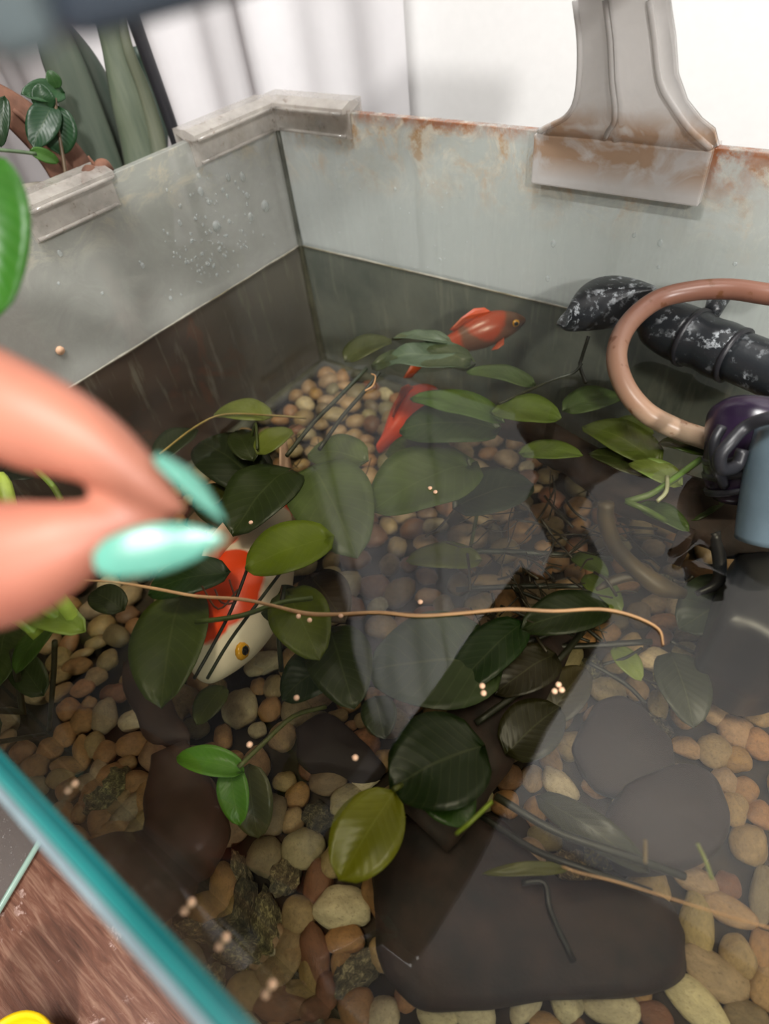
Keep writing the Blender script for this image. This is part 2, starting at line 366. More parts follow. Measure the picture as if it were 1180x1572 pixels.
cb = thing('reflection_blocker', (-.95, .4, .5), 'tall dark unseen block added left of the fish tank to darken the water reflection', 'reflection_blocker')  # unseen, added so the water mirrors a dark area on the left
mesh('blocker_body', box(bmesh.new(), (-1.2, -.9, .62), (-.62, .505, 1.7), .004), M['dark_blocker'], cb, False)
# ---------------------------------------------------------------- the tank
tk = thing('aquarium', (0, .19, 0), 'large rectangular glass fish tank with limescale-clouded walls, filled with water', 'aquarium')
G = .0065
mesh('back_pane', box(bmesh.new(), (XL - G, YB, .001), (XR + G, YB + G, RIM), .0005), M['back'], tk, False)
mesh('side_pane', box(bmesh.new(), (XL - G, YF, .001), (XL, YB - .0002, RIM), .0005), M['left'], tk, False)
mesh('side_pane', box(bmesh.new(), (XR, YF, .001), (XR + G, YB - .0002, RIM), .0005), M['right'], tk, False)
mesh('front_pane', box(bmesh.new(), (XL - G, YF - .0042, .001), (XR + G, YF, RIM - .0016), .0004), M['front'], tk, False)
tag(mesh('polished_edge', box(bmesh.new(), (XL - G, YF - .0040, RIM - .0015), (XR + G, YF - .0002, RIM), .0003), M['edge'], tk, False), 'teal polished glass edge')
tag(mesh('edge_arris', box(bmesh.new(), (XL - G, YF - .0062, RIM - .006), (XR + G, YF - .0042, RIM - .001), .0008), M['edge_soft'], tk), 'blurred grey-blue outer bevel')
mesh('base_pane', box(bmesh.new(), (XL, YF, .001), (XR, YB, .008)), M['front'], tk, False)
for a, b_ in (((XL, YB), (XL, YB)), ):
    T('silicone_seam', [(XL + .001, YB - .001, .012), (XL + .0016, YB - .0016, .1), (XL + .001, YB - .001, .18), (XL + .001, YB - .001, .25)], [.0042, .0034, .0022, .002], M['silicone'], tk)
T('silicone_seam', [(XL, YB - .003, GRV - .004), (-.2, YB - .003, GRV - .004), (XR, YB - .003, GRV - .004)], .006, M['silicone'], tk)
T('silicone_seam', [(XL + .003, YB, GRV - .004), (XL + .003, .2, GRV - .004), (XL + .003, YF, GRV - .004)], .006, M['silicone'], tk)
def wl(a, b):  # limescale tide line
    pts = [Vector(a).lerp(Vector(b), k / 24) + Vector((0, 0, random.uniform(-.0005, .0005))) for k in range(25)]
    T('tide_line', pts, [random.uniform(.0005, .0012) for _ in pts], M['scale'], tk, seg=6, n=2)
wl((XL, YB - .0006, WAT + .001), (XR, YB - .0006, WAT + .001)); wl((XL + .0006, YB, WAT + .001), (XL + .0006, YF, WAT + .001))
bm = bmesh.new(); bmesh.ops.create_grid(bm, x_segments=150, y_segments=76, size=.5)
rings = [Z(565, 572, WAT), Z(990, 715, WAT), Z(110, 965, WAT), Z(1085, 900, WAT), Z(860, 715, WAT), Z(1120, 660, WAT), Z(430, 710, WAT)]
for v in bm.verts:
    x = XL + .0005 + (v.co.x + .5) * (XR - XL - .001); y = YF + .0005 + (v.co.y + .5) * (YB - YF - .001)
    e = min(x - XL, XR - x, y - YF, YB - y); z = WAT + .0016 * math.exp(-e / .0025) + .00012 * noise.noise(Vector((x, y, 0)) * 30)
    for r in rings:
        d = math.hypot(x - r.x, y - r.y); z += .0009 * math.exp(-(d / .011) ** 2) * math.cos(d * 500)
    v.co = (x, y, z)
tag(mesh('water', bm, M['water']), 'still clear water surface mirroring the room inside the tank', 'water', kind='stuff')
# droplets on the panes
bm = bmesh.new()
def drop(p, r, ax):
    blob(bm, p, (r * (.35 if ax == 0 else 1), r * (.35 if ax == 1 else 1), r * random.uniform(1, 1.5)), 2, .1, 2, random.random() * 9)
for (u, v, r) in [(332, 347, 9), (407, 316, 9), (308, 294, 6), (305, 270, 5), (350, 272, 6), (372, 272, 6), (92, 389, 5), (385, 333, 6), (276, 342, 4), (219, 408, 4), (320, 310, 4), (337, 383, 4), (318, 405, 4), (379, 300, 5), (262, 458, 4), (352, 340, 4), (90, 435, 3), (157, 450, 3), (300, 335, 3), (342, 292, 4)]:
    p = X(u, v, XL + .0004); drop(p, r / F * dep(p) * .85, 0)
for _ in range(190):
    u = random.gauss(325, 45); v = random.gauss(370, 52)
    if 0 < u < 425 and v > 245 and v < 600 - .64 * (u - 120) - 30: p = X(u, v, XL + .0004); drop(p, random.uniform(.0003, .0011), 0)
for (u, v, r) in [(849, 374, 5), (973, 361, 4), (1013, 373, 5), (1010, 410, 3), (1128, 405, 4), (840, 428, 4), (606, 290, 3), (675, 398, 3)]:
    p = Y(u, v, YB - .0004); drop(p, r / F * dep(p) * .8, 1)
for _ in range(50):
    u = random.uniform(470, 720); v = random.uniform(240, 380) + (u - 467) * .2; p = Y(u, v, YB - .0004)
    if p.z > WAT + .004: drop(p, random.uniform(.0003, .0007), 1)
tag(mesh('droplets', bm, M['drop'], tk), 'water droplets clinging to the glass', kind='stuff')
p = X(92, 538, XL + .001)
T('tide_spot', [p - Vector((.0004, 0, 0)), p + Vector((.001, 0, 0))], .003, M['pellet'], tk, n=1)
# ---------------------------------------------------------------- corner clip, lid clip
def channel(bm, a, b, inward, lo, hi, win=.004, wout=.012):
    """clear U channel over the rim from a to b; inward = unit vector into the tank"""
    a, b, n = Vector(a), Vector(b), Vector(inward)
    prof = [(win, lo), (win, hi - .007), (win + .006, hi - .006), (win + .006, hi - .003), (.001, hi), (-wout, hi), (-wout, lo + .006), (-wout + .0015, lo + .006), (-wout + .0015, hi - .003), (win - .0018, hi - .008), (win - .0018, lo)]
    for s in range(0, 1):
        r1 = [bm.verts.new(a + n * x_ + Vector((0, 0, z_ - a.z))) for x_, z_ in prof]; r2 = [bm.verts.new(b + n * x_ + Vector((0, 0, z_ - b.z))) for x_, z_ in prof]
        k = len(prof)
        for i in range(k): bm.faces.new((r1[i], r1[(i + 1) % k], r2[(i + 1) % k], r2[i]))
        bm.faces.new(r1[::-1]); bm.faces.new(r2)
cc = thing('corner_clip', (XL, YB, RIM), 'clear plastic L-shaped clip dirty with brown specks on back corner of tank rim', 'clip')
b1 = bmesh.new(); channel(b1, (XL - .006, YB, RIM), (-.333, YB, RIM), (0, -1, 0), .250, .2735); mesh('clip_arm', b1, M['acrylic'], cc, False)
b1 = bmesh.new(); channel(b1, (XL, YB - .004, RIM), (XL, .304, RIM), (1, 0, 0), .250, .2735); mesh('clip_arm', b1, M['acrylic'], cc, False)
for (a, b_) in (((XL + .0048, .384, .2515), (XL + .0048, .309, .2515)), ((XL + .0105, .381, .2675), (XL + .0105, .306, .2675)), ((XL + .008, YB - .0048, .2515), (-.337, YB - .0048, .2515)), ((XL + .013, YB - .0105, .2675), (-.335, YB - .0105, .2675))):
    T('clip_lip', [a, (Vector(a) + Vector(b_)) / 2, b_], .0013, M['acrylic'], cc, seg=6, n=2)
lc = thing('lid_clip', (XL, .2, RIM), 'clear plastic lid clip on left rim of tank beside the plants', 'clip')
b1 = bmesh.new(); channel(b1, (XL, .235, RIM), (XL, .172, RIM), (1, 0, 0), .249, .2735); mesh('clip_body', b1, M['acrylic'], lc, False)
for z_, x_ in ((.2505, .0048), (.2675, .0105)): T('clip_lip', [(XL + x_, .233, z_), (XL + x_, .2, z_), (XL + x_, .173, z_)], .0013, M['acrylic'], lc, seg=6, n=2)
# ---------------------------------------------------------------- lamp bar and its clear bracket
br = thing('lamp_bracket', (-.135, YB, RIM), 'clear acrylic lamp bracket with rusty stains clamped over back rim', 'bracket')
fx0, fx1 = -.186, -.084
mesh('clamp_plate', box(bmesh.new(), (fx0, YB - .0075, .2385), (fx1, YB - .001, .2665), .001), M['bracket'], br, False)
mesh('clamp_plate', box(bmesh.new(), (fx0, YB + G + .001, .225), (fx1, YB + G + .006, .2665), .001), M['bracket'], br, False)
Ls = [(828, 200), (845, 192), (868, 180), (883, 158), (890, 120), (891, 60), (884, 0)]
Rs = [(1092, 225), (1075, 212), (1058, 196), (1036, 165), (1014, 125), (1006, 60), (998, 0)]
Es = [(1108, 208), (1098, 196), (1078, 180), (1056, 152), (1042, 112), (1038, 55), (1030, 0)]
def yy(i): return YB - .006 - .004 * i
secs = []
for i, (l_, r_, e_) in enumerate(zip(Ls, Rs, Es)):
    a = Y(*l_, yy(i)); b_ = Y(*r_, yy(i)); e = Y(*e_, yy(i) + .011)
    if i == 0: a.z = b_.z = .2665; e.z = .2665
    back = Vector((a.x + .004, e.y, e.z)); mids = [a.lerp(b_, t) for t in (.0, .06, .45, .48, .51, .93, 1)]
    for k, o_ in ((3, .0022), (1, .0016)): mids[k] = mids[k] - Vector((0, o_, 0))
    mids[5] = mids[5] - Vector((0, .0016, 0))
    inner = [e.lerp(back, t) + Vector((0, -.003, 0)) for t in (0, .5, 1)]
    secs.append([*mids, e, *inner])
top = secs[-1]; c0 = sum(top, Vector()) / len(top)
for k, (yc, zc) in enumerate(((.352, .362), (.338, .385), (.325, .3995))):
    secs.append([Vector((-.102 + (q.x - c0.x) * 1.15, yc + (q.y - c0.y) * .6, zc + (q.z - c0.z) * .25)) for q in top])
mesh('bracket_arm', loft(bmesh.new(), secs), M['bracket'], br)
for (tL, side) in ((.42, 0), (1.0, 1), (.0, 2)):
    pts = []
    for i in range(7):
        a = Y(*Ls[i], yy(i)); b_ = Y(*Rs[i], yy(i)); pts.append(a.lerp(b_, tL) - Vector((0, .0012, 0)))
    pts[0].z = .268
    tag(T('stiffening_rib', pts, .0016, M['bracket'], br, seg=6, n=3))
lp = thing('aquarium_lamp', (-.1, .18, .385), 'slate grey lamp bar crossing above the tank, switched off and out of focus', 'lamp')
LX0, LX1, LY0, LY1, LZ0, LZ1 = -.148, -.056, .034, .33, .3822, .4
mesh('housing', box(bmesh.new(), (LX0, LY0, LZ0), (LX1, LY1, LZ1), .0015), M['lamp'], lp)
tag(mesh('end_cap', box(bmesh.new(), (LX0 + .001, LY0 - .006, LZ0 - .0004), (LX1 - .001, LY0 - .0002, LZ1 + .0005), .0015), M['lamp_end'], lp), 'pale end cap')
mesh('end_cap', box(bmesh.new(), (LX0 + .001, LY1 + .0002, LZ0 - .0004), (LX1 - .001, LY1 + .006, LZ1 + .0005), .0015), M['lamp'], lp)
mesh('led_panel', box(bmesh.new(), (LX0 + .006, LY0 + .006, LZ0 - .0008), (LX1 - .006, LY1 - .006, LZ0 - .0001)), M['lamp_under'], lp, False)
# ---------------------------------------------------------------- gravel bed
gb = thing('gravel_bed', (0, .19, .008), 'bed of mixed tan, orange and grey pebbles covering the tank bottom', 'gravel')
bm = bmesh.new(); bmesh.ops.create_grid(bm, x_segments=60, y_segments=36, size=.5)
for v in bm.verts:
    x = XL + .001 + (v.co.x + .5) * (XR - XL - .002); y = YF + .001 + (v.co.y + .5) * (YB - YF - .002)
    v.co = (x, y, .024 + .003 * noise.noise(Vector((x, y, 0)) * 70))
mesh('sediment', bm, M['sand'], gb)
protos = []
for k in range(12):
    q = bmesh.new(); s = 1; blob(q, (0, 0, 0), (1, 1, 1), 3, .26, 1.1, k + 3)
    me = bpy.data.meshes.new('pebble'); q.to_mesh(me); q.free(); me.polygons.foreach_set('use_smooth', [True] * len(me.polygons)); me.materials.append(M['pebble']); protos.append(me)
rprotos = []
for k in range(4):
    q = bmesh.new(); blob(q, (0, 0, 0), (1, 1, 1), 3, .5, 1.9, k + 31)
    me = bpy.data.meshes.new('rough_stone'); q.to_mesh(me); q.free(); me.polygons.foreach_set('use_smooth', [True] * len(me.polygons)); me.materials.append(M['rough']); rprotos.append(me)
COL = {'O': (162, 120, 78), 'T': (160, 132, 94), 'C': (202, 186, 150), 'G': (126, 110, 82), 'R': (124, 86, 60), 'S': (150, 138, 110), 'L': (160, 140, 106), 'Y': (160, 126, 76), 'D': (108, 100, 78)}
placed = []; allp = []
def pebble_m(x, y, z, rx, ry, rz, ang, tilt=(0, 0)):
    return Matrix.Translation((x, y, z)) @ Matrix.Rotation(ang, 4, 'Z') @ Matrix.Rotation(tilt[0], 4, 'X') @ Matrix.Rotation(tilt[1], 4, 'Y') @ Matrix.Diagonal((rx, ry, rz, 1))
def vary(c, k=10): return tuple(max(0, min(255, q + random.uniform(-k, k))) for q in c)
def put(u, v, wd, ht, c, rot=0, lift=0):
    z = GRV - .004 + lift; p = Z(u, v, z); s = dep(p) / F
    a = Z(u, v - 10, z) - p; up = math.atan2(a.y, a.x)     # image-up on the floor
    rx, rz = wd * s * .53, None; ry = ht * s * .53
    rz = min(rx, ry) * .78
    x = min(max(p.x, XL + rx * .8), XR); y = max(p.y, YF + min(rx, ry) * .8)
    placed.append((x, y, (rx + ry) / 2))
    allp.append((pebble_m(x, y, z - .002 + lift, rx, ry, rz, up - math.pi / 2 + math.radians(rot), (random.uniform(-.2, .2), random.uniform(-.2, .2))), vary(COL[c], 4), c in 'SD', dep(p)))
PB = '''125 1054 36 30 O|164 1010 30 38 T|117 1020 42 28 O|146 1036 32 28 T|90 1035 28 28 T|102 1088 34 34 O|134 1078 26 22 O|124 1105 38 40 O|159 1095 38 58 L|203 1103 48 34 C|95 1129 33 38 O|141 1141 34 41 T|202 1141 48 38 O|159 1155 38 34 O|107 1171 30 50 O|75 1149 30 24 O|170 1188 46 36 O|193 1170 32 24 O|208 1200 40 36 O|131 1198 28 36 L|158 1222 42 44 S|219 1225 36 52 O|190 1225 24 28 T|183 1257 52 36 L 25|208 1273 36 38 T|237 1195 26 30 O|146 985 36 22 T|122 1002 40 18 T
368 1083 50 66 C|342 1130 28 40 O|394 1118 26 26 C|332 1056 28 32 T|390 1020 32 34 C|315 1150 36 24 O|349 1163 46 22 O|288 1152 30 18 T|283 1196 44 32 S|407 1015 55 34 C|413 1087 36 38 O|418 1052 30 38 T|396 1052 24 28 O|392 1176 40 56 T|436 1197 34 30 T|455 1219 36 38 O|447 1257 38 38 T|413 1248 56 62 G -25|487 1252 46 42 D|505 1197 58 46 G|530 1224 54 36 L 30|464 1301 62 58 L|408 1312 56 60 G|436 1343 46 50 S -30|487 1355 40 62 R -15|558 1192 46 36 C|554 1104 22 26 T|516 1098 34 22 T|537 1112 20 18 O
330 1376 42 64 O|357 1415 42 82 D|408 1412 42 88 S 8|458 1403 50 50 T|525 1392 82 58 C -10|440 1460 44 62 T|482 1466 42 90 R 12|528 1440 58 40 O|524 1481 34 44 O|423 1495 42 46 T|389 1474 44 34 T|547 1492 50 76 S -50|545 1545 54 54 O|490 1540 36 46 R|462 1520 26 44 T|443 1545 30 58 Y 20|587 1556 50 46 C|670 1560 64 40 C|368 1340 28 60 S 15|328 1435 36 30 Y|398 1512 50 18 C -35
728 1553 60 46 C|807 1535 42 66 C -30|869 1540 50 46 C|938 1545 80 46 C|837 1568 50 24 O|885 1572 30 20 R|1006 1560 54 36 R|1070 1540 90 52 C -22|1148 1560 64 44 G|1100 1496 100 56 L -14|1133 1466 50 56 T|1172 1512 40 64 T|1172 1455 36 58 O|1070 1412 46 88 T|1122 1398 76 42 T|1070 1350 62 38 T|1118 1356 36 36 R|1174 1372 40 84 G|1150 1293 52 62 T|1167 1248 38 44 O|1129 1240 36 50 T|1144 1210 36 38 O|1112 1196 38 38 T|1097 1151 46 52 T|1131 1121 52 48 T|1053 1145 44 32 T|1167 1142 44 46 O|1165 1092 44 42 T|1100 1094 36 38 T|1108 1049 50 50 O|1144 1047 32 36 O|858 1096 40 44 T|881 1075 40 34 T|877 1142 44 48 T|934 1058 56 48 L|977 1056 36 38 T|1010 1079 28 48 T|1055 1002 42 38 C|1072 1032 32 30 R|1133 1164 38 38 O|922 1202 50 40 T|943 1015 34 36 T
719 822 64 44 L|775 843 44 50 L|652 830 38 28 T|750 890 60 24 T|740 858 30 22 T|690 860 36 24 T|1003 839 34 30 L|1042 851 30 24 T|993 868 40 28 T|818 748 30 16 T|512 635 42 28 L|537 618 34 26 T|570 605 30 22 T|516 660 32 24 L|482 690 30 26 T|470 665 30 24 L|545 645 34 26 T|492 650 24 20 T|500 612 28 20 L|452 690 26 22 L|530 590 28 18 T'''
for ln in PB.split('\n'):
    for it in ln.split('|'):
        a = it.split(); put(*map(float, a[:4]), a[4], float(a[5]) if len(a) > 5 else 0)
tries = 0; fill = []
while tries < 26000:
    tries += 1
    x = random.uniform(XL + .008, .13); y = random.uniform(YF + .008, YB - .008); r = random.uniform(.0068, .0115)
    if all((x - a) ** 2 + (y - b_) ** 2 > ((r + c_) * .83) ** 2 for a, b_, c_ in placed): placed.append((x, y, r)); fill.append((x, y, r))
for (x, y, r) in fill:
    c = random.choices('OTCGRLYDS', (24, 26, 8, 10, 7, 14, 3, 4, 4))[0]; e = random.uniform(1, 1.35)
    allp.append((pebble_m(x, y, GRV - .007 + random.uniform(-.002, .002), r * e, r / e ** .5, r * .75, random.uniform(0, 3.1), (random.uniform(-.3, .3), random.uniform(-.3, .3))), vary(COL[c], 5), c in 'SD', dep(Vector((x, y, GRV)))))
def inview(mt):
    q = RM.transposed() @ (mt.translation - CAM); u, v = 590 - F * q.x / q.z, 786 + F * q.y / q.z
    return -30 < u < 1210 and 540 < v < 1600
allp.sort(key=lambda q: (not inview(q[0]), q[3]))
inv = gb.matrix_world.inverted(); rest = bmesh.new(); rcols = []
for i, (mt, c, rough, d) in enumerate(allp):
    if i < 300:
        o = bpy.data.objects.new('rough_stone' if rough else 'pebble', random.choice(rprotos if rough else protos)); C.objects.link(o); o.parent = gb
        o.matrix_local = inv @ mt; k = 1.5 if rough else 1; o.color = tuple(min(1, x * k) for x in srgb(c)[:3]) + (1,)
    else:
        q = bmesh.ops.create_icosphere(rest, subdivisions=2, radius=1)
        for v in q['verts']: v.co = mt @ (v.co * (1 + .2 * noise.noise(v.co * 1.2 + Vector((i, 0, 0)))))
        rcols.append(srgb(c))
if len(allp) > 300:
    ro = tag(mesh('far_pebbles', rest, M['pebble_far'], gb), kind='stuff'); at_ = ro.data.attributes.new('tone', 'FLOAT_COLOR', 'POINT'); per = len(ro.data.vertices) // len(rcols)
    at_.data.foreach_set('color', [x for k in range(len(ro.data.vertices)) for x in rcols[min(k // per, len(rcols) - 1)]])
# a few pebbles on a second, higher layer for an uneven bed
# ---------------------------------------------------------------- stones and wood under water
def outline(pts, z): return [Z(u, v, z) for u, v in pts]
tag(mesh('driftwood_slab', slab(outline([(600, 1250), (700, 1225), (780, 1262), (850, 1330), (960, 1352), (1040, 1385), (1066, 1440), (1050, 1500), (985, 1524), (860, 1528), (740, 1545), (640, 1542), (596, 1500), (572, 1410), (575, 1320)], .062), .03, .060, bulge=.004), M['driftwood']), 'broad flat dark brown driftwood slab lying on front gravel', 'driftwood')
tag(mesh('round_stone', slab(outline([(985, 1185), (1050, 1165), (1105, 1195), (1128, 1250), (1105, 1300), (1040, 1330), (960, 1325), (935, 1270), (945, 1215)], .056), .032, .0538, bulge=.003, seed=3), M['slate']), 'flat dark purplish-brown disc of stone nearer the camera of two overlapping', 'stone')
tag(mesh('flat_stone', slab(outline([(895, 1100), (930, 1062), (985, 1066), (1020, 1105), (1040, 1160), (1010, 1205), (950, 1215), (905, 1190), (885, 1145)], .052), .032, .0475, bulge=.003, seed=5), M['slate']), 'dark brown flat stone tucked behind the round disc stone', 'stone')
def log(name, pts, rad, mat, label, flat=.7):
    bm = tube(bmesh.new(), pts, rad, seg=18, n=6, flat=flat, up=(0, 0, 1))
    for v in bm.verts: v.co += Vector((1, 1, 1)) * .0035 * noise.noise(v.co * 55) + Vector((0, 0, .0015)) * noise.noise(v.co * 180)
    return tag(mesh(name, bm, M[mat]), label, 'driftwood')
log('driftwood_branch', [Z(640, 1260, .072), Z(700, 1180, .075), Z(760, 1090, .072), Z(820, 1010, .066), Z(880, 930, .06)], [.02, .021, .019, .017, .01], 'driftwood', 'thick dark driftwood branch rising diagonally behind the slab')
log('driftwood_root', [Z(720, 640, .10), Z(800, 655, .118), Z(880, 700, .125), Z(960, 745, .128), Z(1050, 780, .128), Z(1150, 815, .12), Z(1230, 840, .12)], [.006, .012, .015, .017, .019, .017, .01], 'driftwood', 'dark driftwood trunk under the plants beside the filter')
log('driftwood_stump', [Z(255, 1150, .075), Z(272, 1215, .066), Z(285, 1290, .062), Z(300, 1345, .05)], [.008, .017, .021, .012], 'wood_red', 'reddish brown driftwood stump behind the front glass')
log('driftwood_chip', [Z(205, 1010, .09), Z(232, 1080, .08), Z(262, 1130, .075), Z(268, 1165, .06)], [.005, .011, .009, .003], 'wood_red', 'thin brown driftwood flake above the left pebbles', .35)
tag(mesh('oval_stone', slab(outline([(448, 1110), (490, 1085), (530, 1100), (560, 1130), (585, 1165), (560, 1182), (500, 1170), (455, 1160)], .056), .03, .052, bulge=.003, seed=9), M['slate']), 'small dark oval stone between the centre pebbles and yellow leaf', 'stone')
# ---------------------------------------------------------------- leaves and plants
def leaf_mesh(p0, p1, width, bend=.12, fold=.15, heart=.0, seed=0, wav=.05, up=(0, 0, 1), nl=14, nw=8, peak=.42):
    p0, p1 = Vector(p0), Vector(p1); ax = p1 - p0; L = ax.length; ax.normalize(); up = Vector(up)
    side = up.cross(ax).normalized(); nn = ax.cross(side).normalized(); bm = bmesh.new(); uvl = bm.loops.layers.uv.new('UVMap'); g = []; uvs = {}
    for i in range(nl + 1):
        t = i / nl; e = math.log(.5) / math.log(peak); pr = max(0, math.sin(math.pi * t ** e)) ** .54; row = []
        for j in range(nw + 1):
            s = j / nw * 2 - 1; lx = t * L - heart * L * (s * s) * max(0, 1 - t * 3.2); wv = wav * L * .5 * noise.noise(Vector((t * 3, s * 1.5, seed * 3.7)))
            z = -bend * L * (2 * t - 1) ** 2 + abs(s) ** 1.3 * fold * width * pr * .5 + wv
            q = bm.verts.new(p0 + ax * lx + side * (s * width * .5 * pr) + nn * z); uvs[q] = (t, j / nw); row.append(q)
        g.append(row)
    for i in range(nl):
        for j in range(nw):
            try: f = bm.faces.new((g[i][j], g[i + 1][j], g[i + 1][j + 1], g[i][j + 1]))
            except ValueError: continue
            for l in f.loops: l[uvl].uv = uvs[l.vert]
    bmesh.ops.remove_doubles(bm, verts=bm.verts, dist=1e-6)
    return bm
LN = [0]
def leaf(parent, b, t, wpx, z, col, z2=None, bend=.1, fold=.15, heart=.05, label=None, name='leaf', peak=.42, up=(0, 0, 1), wav=.07):
    LN[0] += 1; p0 = Z(*b, z); p1 = Z(*t, z if z2 is None else z2); s = dep((p0 + p1) / 2) / F
    # a leaf seen at a slant is wider than it looks only across the view; keep plan width true
    o = mesh(name, leaf_mesh(p0, p1, wpx * s * 1.12, bend, fold, heart, LN[0], wav, up, peak=peak), M['leaf'], parent); o.color = tuple(min(.8, q * 1.25) for q in srgb(col)[:3]) + (1,)
    so = o.modifiers.new('thickness', 'SOLIDIFY'); so.thickness = .0004
    if label: tag(o, label)
    return o
def stem(parent, pts, r=.0011, col=(60, 72, 30), name='stem', mat='stem'):
    P = [Z(*p) for p in pts]; return T(name, P, r, M[mat], parent, col, seg=7, n=4)
pl = thing('aquatic_plant', Z(400, 780, .06), 'small yellow-green leaved plant cluster nearest the back left corner', 'plant')
leaf(pl, (412, 632), (325, 628), 46, .150, (122, 134, 62)); leaf(pl, (395, 690), (447, 655), 46, .147, (112, 124, 50))
leaf(pl, (400, 735), (300, 668), 88, .128, (36, 46, 24)); leaf(pl, (240, 700), (300, 652), 50, .132, (40, 50, 28)); leaf(pl, (385, 700), (360, 655), 40, .136, (52, 62, 30))
leaf(pl, (345, 745), (300, 780), 44, .12, (58, 60, 22)); leaf(pl, (370, 800), (305, 745), 70, .115, (40, 46, 20))
stem(pl, [(245, 697, .152), (300, 655, .152), (345, 636, .153), (420, 638, .152), (470, 642, .15)], .0007, (150, 130, 74)); stem(pl, [(395, 690, .147), (392, 650, .148), (385, 700, .12), (400, 760, .06)], .001)
ap = thing('aquatic_plant', Z(470, 900, .05), 'broad-leaved plant around the goldfish with one bright lime leaf', 'plant')
leaf(ap, (440, 712), (352, 812), 104, .135, (52, 66, 30)); leaf(ap, (500, 822), (374, 868), 94, .141, (120, 142, 14), heart=.1, bend=.06, label='bright lime-green leaf', peak=.45)
leaf(ap, (440, 905), (488, 1006), 84, .128, (98, 112, 26), heart=.1); leaf(ap, (345, 872), (222, 905), 66, .132, (34, 60, 20))
leaf(ap, (276, 905), (240, 1078), 108, .112, (74, 88, 32)); leaf(ap, (340, 1052), (300, 1110), 44, .075, (78, 86, 36)); leaf(ap, (186, 932), (138, 905), 44, .12, (52, 60, 36))
leaf(ap, (505, 960), (542, 1082), 92, .11, (44, 56, 14)); leaf(ap, (520, 1000), (430, 1070), 76, .10, (34, 50, 18)); leaf(ap, (575, 1068), (590, 1132), 50, .10, (38, 50, 14)); leaf(ap, (450, 950), (410, 900), 60, .10, (44, 58, 20))
leaf(ap, (475, 880), (528, 950), 70, .115, (60, 44, 24))
stem(ap, [(440, 700, .150), (480, 650, .152), (520, 610, .155), (562, 566, .157)], .0014, (48, 54, 36)); stem(ap, [(490, 690, .150), (525, 640, .152), (560, 600, .155), (582, 572, .158)], .0013, (46, 50, 38))
stem(ap, [(298, 1042, .12), (330, 985, .13), (360, 925, .14), (388, 850, .13)], .0009, (22, 26, 16)); stem(ap, [(318, 1042, .12), (352, 985, .13), (396, 925, .14), (430, 880, .13)], .0009, (30, 40, 16))
stem(ap, [(300, 955, .14), (370, 945, .142), (430, 925, .142), (480, 918, .14)], .0013, (70, 88, 26)); stem(ap, [(432, 1030, .1), (428, 970, .12), (436, 900, .13)], .0014, (34, 42, 20))
stem(ap, [(330, 905, .145), (340, 925, .146), (360, 922, .146), (352, 890, .146)], .0005, (90, 40, 24)); stem(ap, [(310, 900, .145), (335, 935, .146), (365, 905, .146)], .0005, (90, 50, 24))
dp = thing('aquatic_plant', Z(620, 780, .05), 'plant with the largest rounded green leaves at the tank centre', 'plant')
leaf(dp, (478, 705), (545, 842), 118, .135, (94, 112, 62)); leaf(dp, (718, 705), (566, 775), 126, .132, (84, 104, 46), heart=.1, bend=.08); leaf(dp, (762, 645), (612, 652), 104, .14, (66, 88, 44))
leaf(dp, (768, 634), (628, 600), 50, .150, (84, 118, 42), label='brighter green upper leaf'); leaf(dp, (700, 770), (820, 735), 88, .11, (54, 66, 44))
leaf(dp, (765, 1010), (560, 1020), 150, .10, (58, 74, 40)); leaf(dp, (735, 852), (622, 855), 46, .07, (96, 104, 36)); leaf(dp, (690, 690), (590, 690), 70, .12, (70, 84, 40)); leaf(dp, (560, 700), (470, 690), 70, .125, (88, 104, 52))
stem(dp, [(640, 850, .06), (740, 846, .065), (840, 850, .065), (940, 858, .06)], .002, (40, 50, 36)); stem(dp, [(700, 905, .06), (800, 900, .062), (925, 900, .06)], .0018, (44, 50, 38)); stem(dp, [(718, 705, .132), (735, 760, .1), (720, 850, .06)], .0013)
bp = thing('aquatic_plant', Z(800, 640, .08), 'plant with narrow pale leaves floating near the back glass', 'plant')
leaf(bp, (818, 582), (716, 563), 34, .154, (104, 128, 84)); leaf(bp, (758, 625), (862, 634), 60, .153, (116, 142, 62), peak=.5); leaf(bp, (868, 622), (957, 600), 52, .152, (94, 118, 74))
leaf(bp, (722, 545), (568, 548), 66, .156, (86, 100, 76), wav=.22, label='crumpled grey-green leaf at the surface'); leaf(bp, (690, 520), (600, 512), 30, .158, (96, 108, 84), wav=.2); leaf(bp, (800, 690), (896, 692), 40, .150, (100, 124, 44))
leaf(bp, (530, 545), (600, 515), 50, .152, (84, 92, 62))
stem(bp, [(765, 620, .153), (810, 600, .154), (850, 582, .156), (880, 572, .158), (893, 558, .162)], .0009, (54, 58, 42)); stem(bp, [(903, 516, .176), (893, 548, .164), (890, 562, .160), (899, 588, .156)], .0011, (46, 48, 34))
rp = thing('aquatic_plant', Z(980, 730, .12), 'leafy plant rooted on the driftwood trunk below the hose loop', 'plant')
leaf(rp, (1012, 700), (895, 645), 66, .151, (98, 116, 46)); leaf(rp, (1045, 738), (966, 706), 42, .155, (112, 130, 58)); leaf(rp, (1085, 690), (1012, 674), 34, .155, (62, 84, 30)); leaf(rp, (1000, 720), (905, 690), 46, .147, (58, 70, 32))
leaf(rp, (985, 770), (1060, 810), 36, .14, (66, 88, 30)); leaf(rp, (1060, 790), (1120, 745), 36, .138, (58, 76, 30)); leaf(rp, (940, 655), (1005, 660), 50, .145, (92, 108, 50))
